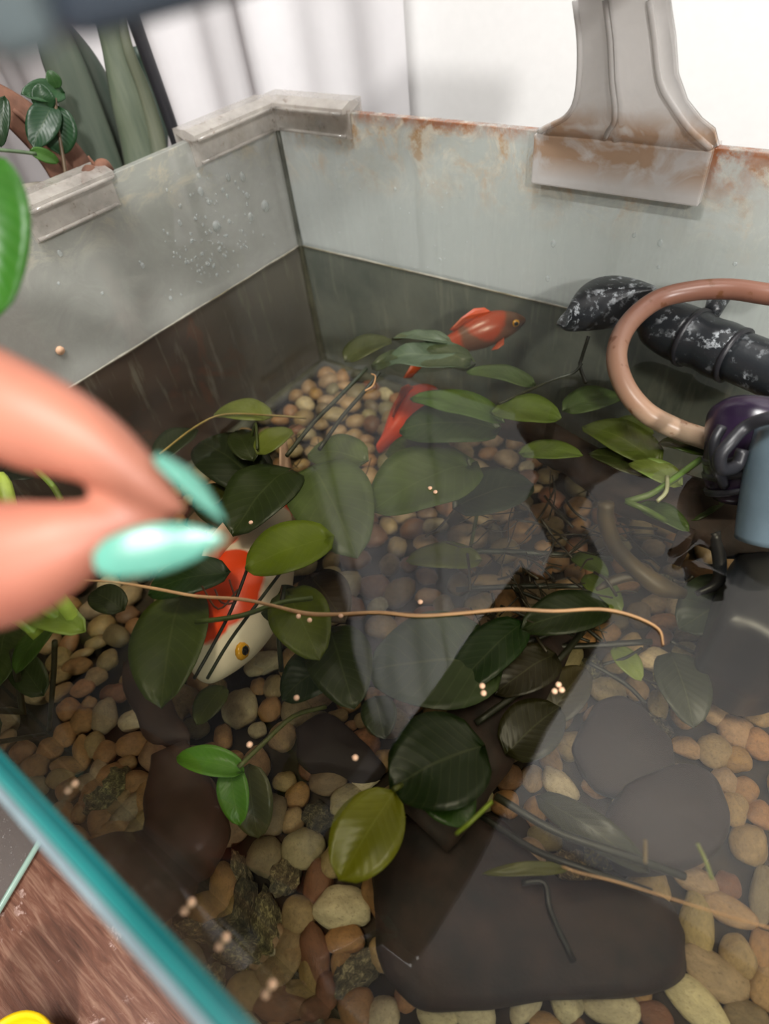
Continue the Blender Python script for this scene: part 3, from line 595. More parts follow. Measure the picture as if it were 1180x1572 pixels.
stem(rp, [(960, 770, .150), (1000, 758, .154), (1030, 738, .155), (1075, 705, .156)], .0018, (88, 112, 48)); stem(rp, [(960, 770, .15), (990, 782, .15), (1022, 800, .14)], .0016, (84, 108, 40)); stem(rp, [(1024, 732, .156), (1022, 755, .157), (1008, 770, .155)], .0011, (150, 150, 110))
fp = thing('aquatic_plant', Z(680, 1180, .05), 'very dark green plant growing in front of the driftwood branch', 'plant')
leaf(fp, (738, 1140), (596, 1205), 138, .122, (24, 40, 10)); leaf(fp, (665, 1190), (720, 1264), 76, .11, (46, 78, 16)); leaf(fp, (630, 1120), (700, 1250), 110, .105, (28, 42, 12)); leaf(fp, (800, 950), (690, 1060), 70, .1, (26, 50, 14)); leaf(fp, (930, 925), (800, 960), 70, .10, (34, 46, 18))
leaf(fp, (850, 1000), (760, 1060), 70, .095, (40, 34, 18)); leaf(fp, (780, 1150), (860, 1080), 80, .09, (44, 40, 16))
yl = thing('aquatic_plant', Z(620, 1210, .09), 'single yellow-olive leaf on a short stalk beside the slab', 'plant')
leaf(yl, (604, 1212), (520, 1350), 98, .122, (112, 114, 14), heart=0, bend=.05, peak=.5); stem(yl, [(604, 1212, .122), (640, 1195, .11), (700, 1190, .09)], .0012, (70, 76, 22))
sp = thing('aquatic_plant', Z(380, 1180, .05), 'bright green folded young leaf above the front gravel', 'plant')
leaf(sp, (368, 1180), (268, 1158), 40, .098, (92, 146, 40), z2=.1, fold=.5); leaf(sp, (352, 1176), (366, 1268), 44, .095, (86, 138, 38), z2=.085); leaf(sp, (380, 1180), (395, 1290), 60, .07, (84, 84, 50), z2=.05)
stem(sp, [(366, 1178, .097), (400, 1145, .095), (450, 1100, .09), (500, 1085, .08)], .0013, (86, 92, 46))
gp = thing('aquatic_plant', Z(1000, 960, .05), 'hazy plant with dark hanging leaf below the curved hose', 'plant')
leaf(gp, (1032, 1000), (1068, 1112), 72, .075, (56, 60, 42)); leaf(gp, (945, 992), (985, 1042), 34, .07, (128, 144, 62)); leaf(gp, (1150, 905), (1045, 960), 96, .08, (66, 76, 56)); leaf(gp, (900, 880), (955, 935), 40, .065, (112, 132, 52)); leaf(gp, (880, 850), (935, 880), 30, .07, (96, 116, 52))
leaf(gp, (830, 1220), (1000, 1335), 50, .085, (52, 52, 26)); leaf(gp, (870, 1330), (740, 1338), 18, .088, (92, 92, 30)); leaf(gp, (840, 1100), (900, 1020), 60, .07, (70, 62, 38))
stem(gp, [(735, 1250, .08), (820, 1305, .085), (900, 1335, .088), (1000, 1370, .085)], .0016, (28, 28, 20)); stem(gp, [(760, 1222, .1), (850, 1275, .1), (950, 1310, .1), (1050, 1345, .09)], .0018, (38, 38, 22))
stem(gp, [(800, 1355, .08), (835, 1355, .081), (845, 1400, .08), (880, 1475, .07)], .0014, (24, 24, 20))
stem(gp, [(755, 1230, .15), (722, 1262, .15), (700, 1280, .145)], .0008, (120, 140, 40)); stem(gp, [(1070, 1295, .14), (1082, 1320, .14), (1093, 1350, .138)], .0007, (130, 140, 60)); stem(gp, [(990, 1290, .14), (990, 1325, .142)], .0007, (130, 110, 70))
ep = thing('aquatic_plant', Z(60, 960, .1), 'pale lime stems breaking the surface at the left front glass', 'plant')
for pts, r, c in [([(60, 880, .185), (95, 925, .17), (120, 958, .152)], .0034, (170, 190, 76)), ([(20, 905, .18), (70, 935, .165), (112, 962, .153)], .003, (150, 172, 66)), ([(-20, 930, .17), (30, 950, .16), (60, 975, .152)], .0034, (160, 186, 72)), ([(-30, 760, .2), (0, 735, .21), (20, 800, .2), (60, 890, .18)], .0036, (176, 196, 74)), ([(55, 720, .16), (80, 745, .155), (95, 770, .15)], .002, (104, 124, 40))]:
    stem(ep, pts, r, c)
leaf(ep, (120, 960), (20, 925), 46, .162, (140, 158, 62)); leaf(ep, (70, 960), (20, 1030), 40, .14, (80, 112, 40)); leaf(ep, (10, 950), (-10, 1050), 70, .125, (70, 84, 38)); leaf(ep, (60, 1060), (20, 1000), 44, .11, (64, 74, 40)); leaf(ep, (0, 720), (48, 730), 34, .14, (34, 40, 32))
stem(ep, [(84, 985, .145), (82, 1040, .11), (75, 1120, .05)], .0014, (52, 50, 28)); stem(ep, [(20, 1000, .14), (30, 1060, .1), (40, 1130, .05)], .0018, (56, 52, 30))
# fine dark roots and needles in the middle of the tank
rt = bmesh.new()
for _ in range(85):
    u = random.gauss(820, 85); v = random.gauss(850, 60); z = random.uniform(.05, .1); a = random.gauss(.3, .8); L = random.uniform(30, 90)
    p = [Z(u + L * k * math.cos(a + k * random.uniform(-.4, .4)), v + L * k * math.sin(a + k * random.uniform(-.4, .4)), z + random.uniform(-.008, .008)) for k in (0, .5, 1)]
    tube(rt, p, random.choice((.0004, .0006, .0009)), seg=5, n=3)
for _ in range(26):
    u = random.gauss(480, 40); v = random.gauss(700, 22); a = random.uniform(0, 3); p = [Z(u + 26 * k * math.cos(a), v + 26 * k * math.sin(a + k * .5), .07) for k in (-.5, .3, 1)]; tube(rt, p, .0004, seg=5, n=3)
o = mesh('root_tangle', rt, M['stem']); o.color = srgb((50, 44, 30)); tag(o, 'tangle of fine dark plant roots in mid tank', 'roots', kind='stuff')
rs_ = thing('plant_roots', Z(840, 960, .07), 'crossing dark root runners under the lamp reflection', 'roots')
for pts, r in [([(790, 905, .08), (860, 935, .08), (925, 985, .075)], .0012), ([(800, 990, .085), (870, 960, .085), (920, 930, .085)], .0016), ([(730, 1110, .09), (800, 1060, .09), (860, 1010, .09), (900, 960, .085)], .0018), ([(800, 990, .07), (880, 992, .07), (1000, 985, .07)], .0018), ([(900, 1015, .07), (960, 1050, .065), (990, 1080, .06)], .0013), ([(925, 1020, .07), (960, 1010, .07), (985, 995, .07)], .0009), ([(1030, 985, .07), (1080, 1010, .06), (1130, 1040, .05)], .001), ([(768, 930, .08), (840, 960, .08), (905, 985, .08)], .0009)]:
    stem(rs_, pts, r, (30, 32, 18), 'runner')
tag(T('surface_runner', [Z(*p, WAT + .0006) for p in [(100, 890), (170, 893), (235, 903), (300, 915), (370, 920), (420, 930), (470, 942), (520, 943), (580, 940), (640, 945), (700, 942), (780, 935), (850, 938), (920, 935), (970, 945), (1010, 965), (1018, 990)]], [.0005, .0006, .0008, .0008, .0009, .0008, .0011, .0009, .0008, .0009, .0008, .0009, .0008, .0008, .0007, .0006, .0003], M['tan'], seg=7, n=4), 'long thin tan rootlet floating across the water surface', 'root')
tag(T('surface_thread', [Z(*p, WAT + .0004) for p in [(862, 1330), (890, 1340), (940, 1352), (1000, 1370), (1080, 1395), (1200, 1430)]], .0003, M['tan'], seg=6, n=3), 'pale hair-thin thread floating over the driftwood slab', 'thread')
tag(T('curled_rootlet', [Z(560, 600, WAT + .001), Z(572, 592, WAT + .002), Z(576, 578, WAT + .004), Z(570, 574, WAT + .003)], .0006, M['tan'], seg=6), 'tiny curled tan rootlet standing by the floating crumpled leaf', 'root')
PEL = [(385, 802, 'on the dark leaf beside the thumbnail'), (660, 749, 'left one of a pair over the largest leaf'), (668, 755, 'right one of a pair over the largest leaf'), (645, 924, 'alone just above the middle of the long rootlet'), (458, 946, 'left one of two under the rootlet near the goldfish'), (475, 952, 'right one of two under the rootlet near the goldfish'), (523, 945, 'touching the long rootlet right of the fish'), (455, 1071, 'over the dark leaf below the goldfish'), (383, 1143, 'over the stalk of the bright young leaf'), (740, 1053, 'upper one of a pair over the dark branch'), (742, 1064, 'lower one of a pair over the dark branch'), (857, 1051, 'topmost of three clustered above the round stone'), (862, 1059, 'right one of three clustered above the round stone'), (851, 1061, 'lowest of three clustered above the round stone'), (545, 1163, 'over the small dark oval stone'),
 (88, 1230, 'highest up'), (272, 1413, 'beside the teal edge'), (318, 1478, 'third from the top'), (395, 1545, 'lowest down')]
for k, (u, v, wh) in enumerate(PEL):
    q = bmesh.new(); p = Z(u, v, WAT + .0006) if k < 15 else Vector((Z(u, v, .2).x, YF + .0012, Z(u, v, .2).z))
    blob(q, p, (.0012, .0012, .0009), 2, .15, 2, k); o = mesh('food_pellet', q, M['pellet'])
    if k < 15: tag(o, 'tiny pale food pellet floating ' + wh, 'fish food', 'food pellets on the water')
    else: tag(o, 'tiny orange pellet stuck inside the front glass, ' + wh, 'fish food', 'pellets stuck to the front glass')
# ---------------------------------------------------------------- fish
def fish(name, snout, tail, roll, L, wid, hgt, mat, label, tailfin=True, eyes=True, finmat='fin'):
    snout, tail = Vector(snout), Vector(tail); ax = (tail - snout).normalized(); up = Vector((0, 0, 1)); up = (up - ax * up.dot(ax)).normalized()
    up = Matrix.Rotation(roll, 3, ax) @ up; left = up.cross(ax); R = Matrix((ax, left, up)).transposed().to_4x4()
    root = thing(name, snout, label, 'fish'); root.matrix_world = Matrix.Translation(snout) @ R
    bm = bmesh.new(); prof = [(0, .10, .10, -.05), (.02, .26, .24, -.03), (.07, .50, .46, 0), (.14, .74, .68, .02), (.24, .93, .88, .05), (.36, 1, 1, .06), (.5, .92, .95, .04), (.65, .68, .72, .02), (.8, .36, .42, .02), (.92, .18, .28, .02), (1, .08, .3, .02)]
    secs = []
    for t, a, b_, dz in prof:
        secs.append([Vector((t * L, math.cos(q) * wid / 2 * a, math.sin(q) * hgt / 2 * b_ + dz * hgt)) for q in [2 * math.pi * k / 20 for k in range(20)]])
    loft(bm, secs)
    def part(n, bm, m, par=root, lab=None):
        me = bpy.data.meshes.new(n); bmesh.ops.recalc_face_normals(bm, faces=bm.faces); bm.to_mesh(me); bm.free(); me.materials.append(M[m]); me.polygons.foreach_set('use_smooth', [True] * len(me.polygons))
        o = bpy.data.objects.new(n, me); C.objects.link(o); o.parent = par; return tag(o, lab)
    body = part('body', bm, mat); body.modifiers.new('s', 'SUBSURF').render_levels = 2; body.modifiers['s'].levels = 1
    if eyes:
        for s in (-1, 1):
            x0, y0 = .125 * L, s * wid * .335
            e = part('eye', blob(bmesh.new(), (x0, y0, hgt * .06), (.0056 * L / .142, .0030 * L / .142, .0052 * L / .142), 2, 0), 'iris', lab='gold-ringed eye')
            part('pupil', blob(bmesh.new(), (x0, y0 + s * .0017 * L / .142, hgt * .065), (.0032 * L / .142, .002 * L / .142, .003 * L / .142), 2, 0), 'pupil', e)
    def fin(n, pts, m):
        b2 = bmesh.new(); n_ = len(pts) // 2
        A = [b2.verts.new(p) for p in pts[:n_]]; B = [b2.verts.new(p) for p in pts[n_:]]
        for i in range(n_ - 1): b2.faces.new((A[i], A[i + 1], B[i + 1], B[i]))
        bmesh.ops.subdivide_edges(b2, edges=b2.edges, cuts=2, use_grid_fill=True)
        o = part(n, b2, m); o.modifiers.new('t', 'SOLIDIFY').thickness = .0006
    H, Wd = hgt / 2, wid / 2
    fin('dorsal_fin', [(.3 * L, 0, H * .98), (.42 * L, 0, H), (.55 * L, 0, H * .9), (.68 * L, 0, H * .68), (.36 * L, 0, H * 1.4), (.46 * L, 0, H * 1.55), (.6 * L, .002, H * 1.35), (.73 * L, .003, H * .95)], finmat)
    for s in (-1, 1): fin('pectoral_fin', [(.26 * L, s * Wd * .8, -H * .35), (.29 * L, s * Wd * .85, -H * .4), (.32 * L, s * Wd * .85, -H * .45), (.30 * L, s * Wd * 1.5, -H * .5), (.37 * L, s * Wd * 1.6, -H * .6), (.42 * L, s * Wd * 1.3, -H * .65)], 'fin' if finmat == 'finw' else finmat)
    if tailfin:
        for s in (-1, 1): fin('tail_fin', [(.95 * L, 0, s * H * .02), (.96 * L, 0, s * H * .14), (.95 * L, 0, s * H * .3), (1.16 * L, .006, s * H * .1), (1.28 * L, .01, s * H * .6), (1.2 * L, .004, s * H * .95)], finmat)
    return root
fish('goldfish', Z(310, 1044, .080), Z(425, 800, .088), -.32, .142, .070, .056, 'fish_white', 'white goldfish with big orange head patch under the long rootlet', finmat='finw')
fish('goldfish', Z(668, 596, .088), Z(574, 698, .086), .2, .085, .032, .034, 'fish_orange', 'small orange fish half hidden under the central leaves', tailfin=False, finmat='fin_red')
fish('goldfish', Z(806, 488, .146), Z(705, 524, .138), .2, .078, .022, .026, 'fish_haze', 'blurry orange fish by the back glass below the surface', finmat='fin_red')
# ---------------------------------------------------------------- filter outlet, hose, pump
fo = thing('filter_outlet', Y(1050, 500, .3), 'black filter outlet pipe with fan-shaped nozzle crusted with limescale', 'filter')
def Zt(u, v, z): return Z(u, v, z)
yv = .30
pA = [(1230, 590), (1180, 562), (1120, 543), (1065, 520), (1030, 505), (1000, 492)]
def ofs(pts, z): return [Z(*p, z) for p in pts]
PZ_ = .178
def hp(u, v): return Z(u, v, PZ_)
sc = dep(hp(1050, 520)) / F
T('pipe', [hp(1260, 608), hp(1190, 572), hp(1125, 545)], 37 * sc, M['black'], fo, seg=24)
T('pipe_socket', [hp(1128, 547), hp(1105, 537), hp(1082, 527), hp(1060, 518)], [40 * sc, 42 * sc, 40 * sc, 44 * sc], M['black'], fo, seg=24)
T('pipe_joint', [hp(1058, 517), hp(1030, 505), hp(1005, 493), hp(990, 487)], [43 * sc, 42 * sc, 36 * sc, 24 * sc], M['black'], fo, seg=24)
for (u, v, r) in ((1126, 546, 42), (1062, 519, 46)): T('seal_ring', [hp(u - 3, v - 1.3), hp(u, v), hp(u + 3, v + 1.3)], r * sc, M['cable'], fo, seg=24, n=1)
T('clip_lug', [hp(1085, 505) + Vector((0, 0, .010)), hp(1098, 478) + Vector((0, 0, .014))], [12 * sc, 18 * sc], M['black'], fo, seg=14)
# fan nozzle: a curved, flaring shell
bm = bmesh.new(); g = []
top_ = [(1012, 440), (985, 428), (950, 420), (925, 421), (900, 430), (880, 450), (868, 480), (866, 508)]
bot_ = [(1000, 478), (985, 492), (965, 500), (945, 505), (925, 508), (905, 510), (885, 511), (868, 511)]
for i, (a, b_) in enumerate(zip(top_, bot_)):
    A = Z(*a, .196); B = Z(*b_, .176); row = []
    for k in range(9):
        t = k / 8; q = A.lerp(B, t); q += Vector((0, -.012, .010)) * math.sin(math.pi * t); row.append(bm.verts.new(q))
    g.append(row)
for i in range(7):
    for k in range(8): bm.faces.new((g[i][k], g[i + 1][k], g[i + 1][k + 1], g[i][k + 1]))
o = mesh('fan_nozzle', bm, M['black'], fo); o.modifiers.new('t', 'SOLIDIFY').thickness = .0022; s_ = o.modifiers.new('s', 'SUBSURF'); s_.levels = s_.render_levels = 2
ho = [(1260, 462, .214), (1180, 452, .212), (1120, 444, .21), (1060, 447, .207), (1005, 462, .203), (962, 500, .197), (946, 545, .19), (958, 592, .182), (990, 632, .174), (1035, 657, .167), (1080, 673, .162), (1115, 684, .16)]
tag(T('air_hose', [Z(*p) for p in ho], 14.5 * sc, M['hose'], seg=16, n=6), 'peach-stained silicone hose curving in a loop below the nozzle', 'hose')
pm = thing('filter_pump', Z(1150, 800, .12), 'dark purple-black pump with coiled cable on the right edge', 'pump')
def cyl(name, a, b, r, mat, par, **k): return T(name, [a, a.lerp(b, .5), b], r, M[mat], par, seg=28, n=3, **k)
c1, c2 = Z(1155, 668, .176), Z(1140, 740, .160)
T('coupling', [Z(1165, 625, .19), Z(1160, 645, .186), Z(1150, 690, .176), Z(1140, 735, .164), Z(1138, 762, .156)], [42 * sc, 56 * sc, 52 * sc, 46 * sc, 34 * sc], M['purple'], pm, seg=28, n=3)
for (u, v, z, r) in ((1152, 690, .177, 56), (1146, 715, .17, 52), (1141, 742, .163, 46)): T('collar_ring', [Z(u - 1, v - 4, z + .001), Z(u, v, z), Z(u + 1, v + 4, z - .001)], r * sc, M['cable'], pm, seg=28, n=1)
T('cable', [Z(1230, 640, .215), Z(1180, 642, .212), Z(1145, 655, .205), Z(1120, 680, .20), Z(1105, 700, .195), Z(1108, 720, .188), Z(1130, 715, .186), Z(1140, 690, .192)], 7.5 * sc, M['cable'], pm, seg=12)
T('cable', [Z(1108, 655, .20), Z(1096, 680, .195), Z(1098, 715, .185), Z(1112, 745, .17)], 6 * sc, M['cable'], pm, seg=12)
T('pump_body', [Z(1225, 655, .20), Z(1215, 720, .186), Z(1205, 790, .168), Z(1200, 830, .158)], [42 * sc, 48 * sc, 50 * sc, 50 * sc], M['blue_grey'], pm, seg=28)
mesh('strainer_box', slab(outline([(1135, 835), (1250, 830), (1300, 960), (1220, 995), (1150, 965), (1108, 945), (1118, 890)], .125), .05, .122, bulge=.002, seed=6, amp=.0005), M['cable'], pm)
hd = [(930, 772, .145), (930, 800, .135), (945, 840, .12), (975, 872, .108), (1010, 898, .1), (1050, 912, .095)]
hs = thing('submerged_hose', Z(960, 860, .12), 'dark curved hose end sunk under the driftwood trunk', 'hose')
T('hose_run', [Z(*p) for p in hd], [.0042, .0045, .0045, .0046, .0058, .003], M['old_hose'], hs, seg=14)
T('hose_branch', [Z(1000, 890, .1), Z(970, 884, .1), Z(940, 892, .098), (Z(915, 905, .095))], [.0036, .003, .0028, .001], M['old_hose'], hs, seg=12)
sk = thing('suction_leg', Z(1100, 870, .1), 'black thin leg hanging below the trunk near the pump', 'bracket')
T('leg_rod', [Z(1095, 815, .13), Z(1104, 860, .115), Z(1100, 895, .105), Z(1068, 912, .1)], [.0035, .0035, .003, .0015], M['cable'], sk, seg=12)
mesh('leg_peg', box(bmesh.new(), Z(1045, 838, .12) - Vector((.004, .004, .012)), Z(1045, 838, .12) + Vector((.004, .004, .012)), .001), M['driftwood'], sk)
# ---------------------------------------------------------------- hand holding nothing but a pinch
hn = thing('person', D(-120, 780, .12), 'person pinching index finger and thumb over the water, long mint green nails', 'person')
hb = bmesh.new()
def lim(pts, flat=1.0):
    P = [D(u, v, d) for u, v, r, d in pts]; R = [r / F * d for u, v, r, d in pts]
    q = bmesh.new(); tube(q, P, R, seg=22, n=6, flat=flat, cap=True)
    me = bpy.data.meshes.new('t'); q.to_mesh(me); q.free(); hb.from_mesh(me); bpy.data.meshes.remove(me)
    for p, r in ((P[0], R[0]), (P[-1], R[-1])): blob(hb, p, (r * .98,) * 3, 3, 0)
lim([(-560, 470, 120, .150), (-400, 470, 105, .136), (-260, 520, 92, .125), (-150, 560, 84, .116), (-60, 592, 80, .110), (0, 622, 80, .106), (50, 646, 78, .104), (100, 666, 70, .103), (155, 694, 56, .102), (205, 730, 42, .101), (248, 762, 26, .100), (280, 784, 12, .0995)])
lim([(-560, 900, 150, .150), (-400, 930, 130, .134), (-250, 930, 112, .122), (-120, 900, 100, .113), (-50, 880, 98, .108), (0, 866, 98, .105), (50, 852, 88, .103), (100, 835, 70, .102), (155, 818, 52, .102), (210, 806, 32, .1015), (255, 800, 15, .101)])
# palm, curled fingers and forearm (outside the frame to the left)
lim([(-420, 560, 150, .15), (-560, 640, 190, .155), (-700, 740, 190, .165)]); lim([(-420, 860, 140, .145), (-560, 800, 190, .155), (-720, 780, 190, .17)]); lim([(-450, 700, 150, .165), (-600, 720, 190, .17), (-760, 770, 190, .18)])
for k, (dv, dd) in enumerate(((-60, .028), (10, .045), (90, .058))): lim([(-560, 560 + dv, 84, .150 + dd), (-430, 530 + dv, 80, .145 + dd), (-320, 590 + dv, 72, .142 + dd), (-300, 680 + dv, 64, .146 + dd), (-380, 730 + dv, 56, .152 + dd)])
lim([(-700, 760, 170, .175), (-900, 820, 150, .2), (-1200, 900, 165, .24), (-1500, 980, 180, .28)])
me = bpy.data.meshes.new('skin'); hb.to_mesh(me); hb.free(); tmp = bpy.data.objects.new('tmp', me); C.objects.link(tmp)
r_ = tmp.modifiers.new('r', 'REMESH'); r_.mode = 'VOXEL'; r_.voxel_size = .0011
s_ = tmp.modifiers.new('s', 'SMOOTH'); s_.factor = .5; s_.iterations = 8
dg = bpy.context.evaluated_depsgraph_get(); me2 = bpy.data.meshes.new_from_object(tmp.evaluated_get(dg)); bpy.data.objects.remove(tmp)
me2.materials.clear(); me2.materials.append(M['skin']); me2.polygons.foreach_set('use_smooth', [True] * len(me2.polygons)); link('hand', me2, hn)
def nail(a, b, c, wpx, d0, d1, normal, label, flatk=.2):
    """almond nail from cuticle a through b to tip c"""
    pts = [D(*a, d0), D(a[0] * .7 + b[0] * .3, a[1] * .7 + b[1] * .3, d0), D(*b, (d0 + d1) / 2), D(b[0] * .45 + c[0] * .55, b[1] * .45 + c[1] * .55, d1), D(*c, d1)]
    s = d0 / F * .5; r = [wpx * s * k for k in (.35, .8, 1, .72, .12)]
    tag(mesh('nail', tube(bmesh.new(), pts, r, seg=20, n=6, flat=flatk, up=normal), M['nail'], hn), label)
tocam = RM @ Vector((0, 0, 1)); rgt = RM @ Vector((1, 0, 0)); upv = RM @ Vector((0, 1, 0))
nail((145, 862), (235, 842), (342, 826), 80, .0945, .0965, tocam + upv * .15, 'mint green almond thumbnail', .22)
nail((240, 700), (288, 738), (344, 800), 56, .0985, .0985, (rgt * .75 + upv * .75 + tocam * .35), 'mint green index fingernail seen edge-on', .38)
T('sleeve', [D(-1050, 860, .215), D(-1300, 930, .25), D(-1700, 1040, .30), D(-2300, 1200, .36)], [.042, .055, .065, .07], M['sleeve'], hn, seg=24)
# the phone that takes the picture, just behind its own lens
ph = thing('phone', CAM + RM @ Vector((.02, -.06, .012)), 'dark smartphone held behind the camera viewpoint', 'phone')
o = mesh('phone_body', box(bmesh.new(), (-.018, -.135, .006), (.056, .016, .014), .002), M['phone'], None); o.parent = ph
ph.matrix_world = Matrix.Translation(CAM) @ RM.to_4x4()
# ---------------------------------------------------------------- table things, front left
lg = thing('glass_lid', Z(-60, 1330, .004), 'dusty loose glass sheet lying on the table front left', 'glass sheet')
c1, c2 = Z(0, 1385, .005), Z(64, 1278, .005); dr = (c2 - c1).normalized(); e0, e1 = c1 - dr * .09, c2 + dr * .16
pr = Vector((-dr.y, dr.x, 0)); pr = pr if pr.x < 0 else -pr
bm = bmesh.new(); vv = [e0, e1, e1 + pr * .2, e0 + pr * .2]; lo = [bm.verts.new((p.x, p.y, .0006)) for p in vv]; hi = [bm.verts.new((p.x, p.y, .005)) for p in vv]
bm.faces.new(lo[::-1]); bm.faces.new(hi)
for k in range(4): bm.faces.new((lo[k], lo[(k + 1) % 4], hi[(k + 1) % 4], hi[k]))
mesh('sheet', bm, M['lid'], lg, False)
T('sheet_edge', [e0 - pr * .0005 + Vector((0, 0, -.002)), (e0 + e1) / 2 - pr * .0005 + Vector((0, 0, -.002)), e1 - pr * .0005 + Vector((0, 0, -.002))], .002, M['lid_edge'], lg, seg=8)
yc = thing('yellow_tub', Z(5, 1640, .0), 'bright yellow round plastic tub on the table at the bottom left', 'tub')
cy = Z(18, 1640, .03); bm = bmesh.new(); prof = [(.0, 0.001), (.014, .001), (.0165, .002), (.019, .028), (.0205, .03), (.0205, .033), (.0185, .033), (.0175, .03), (.015, .005), (.0, .005)]; n_ = 40; rg = []
for r, z in prof[1:-1]: rg.append([bm.verts.new((cy.x + r * math.cos(2 * math.pi * k / n_), cy.y + r * math.sin(2 * math.pi * k / n_), z)) for k in range(n_)])
for a, b_ in zip(rg, rg[1:]):
    for k in range(n_): bm.faces.new((a[k], a[(k + 1) % n_], b_[(k + 1) % n_], b_[k]))
bm.faces.new(rg[0][::-1]); bm.faces.new(rg[-1]); mesh('tub_body', bm, M['yellow'], yc)
# ---------------------------------------------------------------- plants behind the left pane
def pot(center, r, h, z0, parent, mat='pot'):
    bm = bmesh.new(); rg = []
    for rr, z in [(r * .7, z0), (r * .78, z0 + .004), (r * .97, z0 + h * .9), (r, z0 + h), (r * .93, z0 + h), (r * .9, z0 + h * .88)]:
        rg.append([bm.verts.new((center.x + rr * math.cos(2 * math.pi * k / 36), center.y + rr * math.sin(2 * math.pi * k / 36), z)) for k in range(36)])
    for a, b_ in zip(rg, rg[1:]):
        for k in range(36): bm.faces.new((a[k], a[(k + 1) % 36], b_[(k + 1) % 36], b_[k]))
    bm.faces.new(rg[0][::-1]); bm.faces.new(rg[-1]); o = mesh('pot', bm, M[mat], parent)
    q = bmesh.new(); tube(q, [Vector((center.x, center.y, z0 + h * .8)), Vector((center.x, center.y, z0 + h * .885))], r * .9, seg=30, n=1); mesh('soil', q, M['soil'], parent); return o
PX = -.52
def V(u, v, x=PX): return X(u, v, x)
st = thing('potted_plant', Vector((-.53, .36, 0)), 'potted plant with thick upright grey-green leaves behind the left rim', 'plant')
def blade(par, pts, r, col, x, mat='aloe', flat=.35):
    P = [V(u, v, x) for u, v in pts]; sc_ = dep(P[0]) / F; o = T('leaf', P, [k * sc_ for k in r], M[mat], par, color=col, seg=14, n=5, flat=flat, up=(1, -.6, .2)); return o
blade(st, [(205, 420), (165, 280), (130, 180), (95, 90), (70, 20)], [30, 27, 26, 24, 16], (74, 82, 70), -.50)
blade(st, [(225, 400), (205, 260), (165, 175), (125, 100), (80, 30)], [28, 27, 24, 22, 14], (60, 66, 58), -.53)
blade(st, [(235, 420), (222, 250), (200, 160), (180, 80), (160, 10), (150, -40)], [28, 28, 24, 18, 14, 10], (88, 96, 78), -.49)
blade(st, [(258, 400), (245, 240), (225, 150), (198, 80), (185, 20)], [12, 12, 9, 7, 5], (92, 96, 78), -.48)
blade(st, [(250, 400), (238, 250), (240, 160), (215, 70)], [18, 18, 14, 10], (48, 62, 52), -.55)
pot(Vector((-.535, .345, 0)), .062, .13, 0.0, st)
pp = thing('plant_stake', V(290, 330, -.50), 'slim black stake standing in front of the white wall', 'stake')
T('stake_rod', [V(330, 420, -.47), V(276, 232, -.47), V(216, 60, -.47), V(185, -30, -.47)], 9.5 * dep(V(250, 150, -.47)) / F, M['cable'], pp, seg=12)
T('stake_cap', [V(184, -32, -.47), V(181, -42, -.47)], [.005, .003], M['cable'], pp, seg=12)
dl = thing('dry_leaf', V(60, 250, -.49), 'withered brown leaf leaning beside the green upright leaves', 'leaf')
T('leaf_blade', [V(170, 400, -.47), V(130, 300, -.47), (V(90, 235, -.475)), V(45, 190, -.48), V(0, 155, -.485), V(-40, 135, -.49)], [q * .0006 for q in (16, 26, 24, 20, 16, 12)], M['husk'], dl, seg=12, flat=.3, up=(1, -.6, .2))
T('leaf_fold', [V(160, 330, -.465), V(112, 270, -.467), V(70, 212, -.472), V(20, 168, -.48)], [q * .0005 for q in (4, 6, 5, 3)], M['husk'], dl, seg=8)
def vleaf(par, b, t, wpx, x, col, up=(1, -.55, .6), **k):
    LN[0] += 1; p0, p1 = V(*b, x), V(*t, x); s = dep((p0 + p1) / 2) / F
    o = mesh('leaf', leaf_mesh(p0, p1, wpx * s, k.get('bend', .1), .2, .06, LN[0], .06, up), M['leaf'], par); o.color = srgb(col); o.modifiers.new('t', 'SOLIDIFY').thickness = .0006; return o
iv = thing('trailing_vine', V(95, 240, -.45), 'small dark green vine sprig in front of the dry leaf', 'plant')
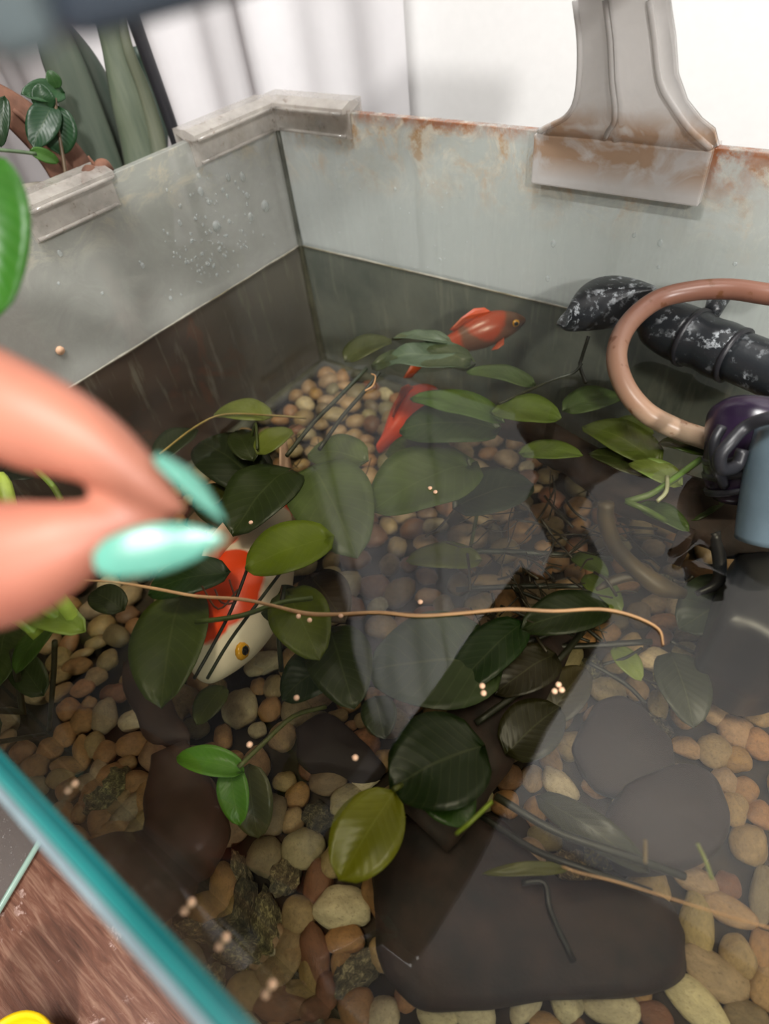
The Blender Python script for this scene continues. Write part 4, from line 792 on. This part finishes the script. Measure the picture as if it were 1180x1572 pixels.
vleaf(iv, (98, 140), (35, 142), 34, -.455, (52, 92, 54)); vleaf(iv, (72, 168), (58, 128), 34, -.452, (44, 82, 48)); vleaf(iv, (86, 165), (92, 238), 56, -.45, (38, 76, 44)); vleaf(iv, (80, 160), (50, 225), 46, -.45, (34, 70, 42)); vleaf(iv, (88, 135), (75, 108), 22, -.455, (60, 100, 50))
vleaf(iv, (50, 232), (92, 248), 20, -.448, (76, 120, 48)); vleaf(iv, (5, 150), (0, 225), 24, -.45, (40, 66, 40))
T('stem', [V(84, 150, -.45), V(90, 200, -.45), V(98, 250, -.448), V(104, 290, -.446)], .0012, M['stem'], iv, (96, 78, 56), seg=8); T('stem', [V(-30, 228, -.448), V(20, 232, -.448), V(55, 236, -.448)], .0011, M['stem'], iv, (90, 110, 80), seg=8)
wp = thing('flower_pot', Vector((-.47, .17, 0)), 'pale pot rim just outside the tank behind the lid clip', 'pot')
pc = Z(50, 330, .262); pot(Vector((XL - .042, pc.y + .012, 0)), .030, .262, 0, wp)
sn = thing('seed_husk', X(148, 268, XL - .002), 'small curled brown seed husk resting on the left rim', 'husk')
sp0 = X(150, 270, XL - .002); T('husk_coil', [sp0 + Vector((0, -.012, -.001)), sp0 + Vector((.001, -.006, .004)), sp0 + Vector((0, 0, .003)), sp0 + Vector((.001, .006, .0045)), sp0 + Vector((0, .012, .0)),], [.001, .004, .0034, .0042, .001], M['husk'], sn, seg=10); T('husk_tip', [sp0 + Vector((0, .001, .004)), sp0 + Vector((0, -.001, .012))], [.0016, .0006], M['husk'], sn, seg=8)
# blurred leaf close to the lens on the left
nl = thing('pothos_leaf', D(-60, 360, .2), 'glossy bright green pothos leaf at the left picture edge', 'leaf')
bm = leaf_mesh(D(-38, 235, .155), D(-12, 482, .15), .0225, .06, .3, .06, 77, .05, up=tocam + rgt * .3); o = mesh('leaf_blade', bm, M['leaf'], nl); o.color = srgb((66, 132, 36)); o.modifiers.new('t', 'SOLIDIFY').thickness = .0006
T('leaf_stalk', [D(-20, 232, .155), D(-60, 180, .16), D(-160, 100, .18)], .0016, M['stem'], nl, (110, 150, 70), seg=8)
bpy.context.view_layer.update()
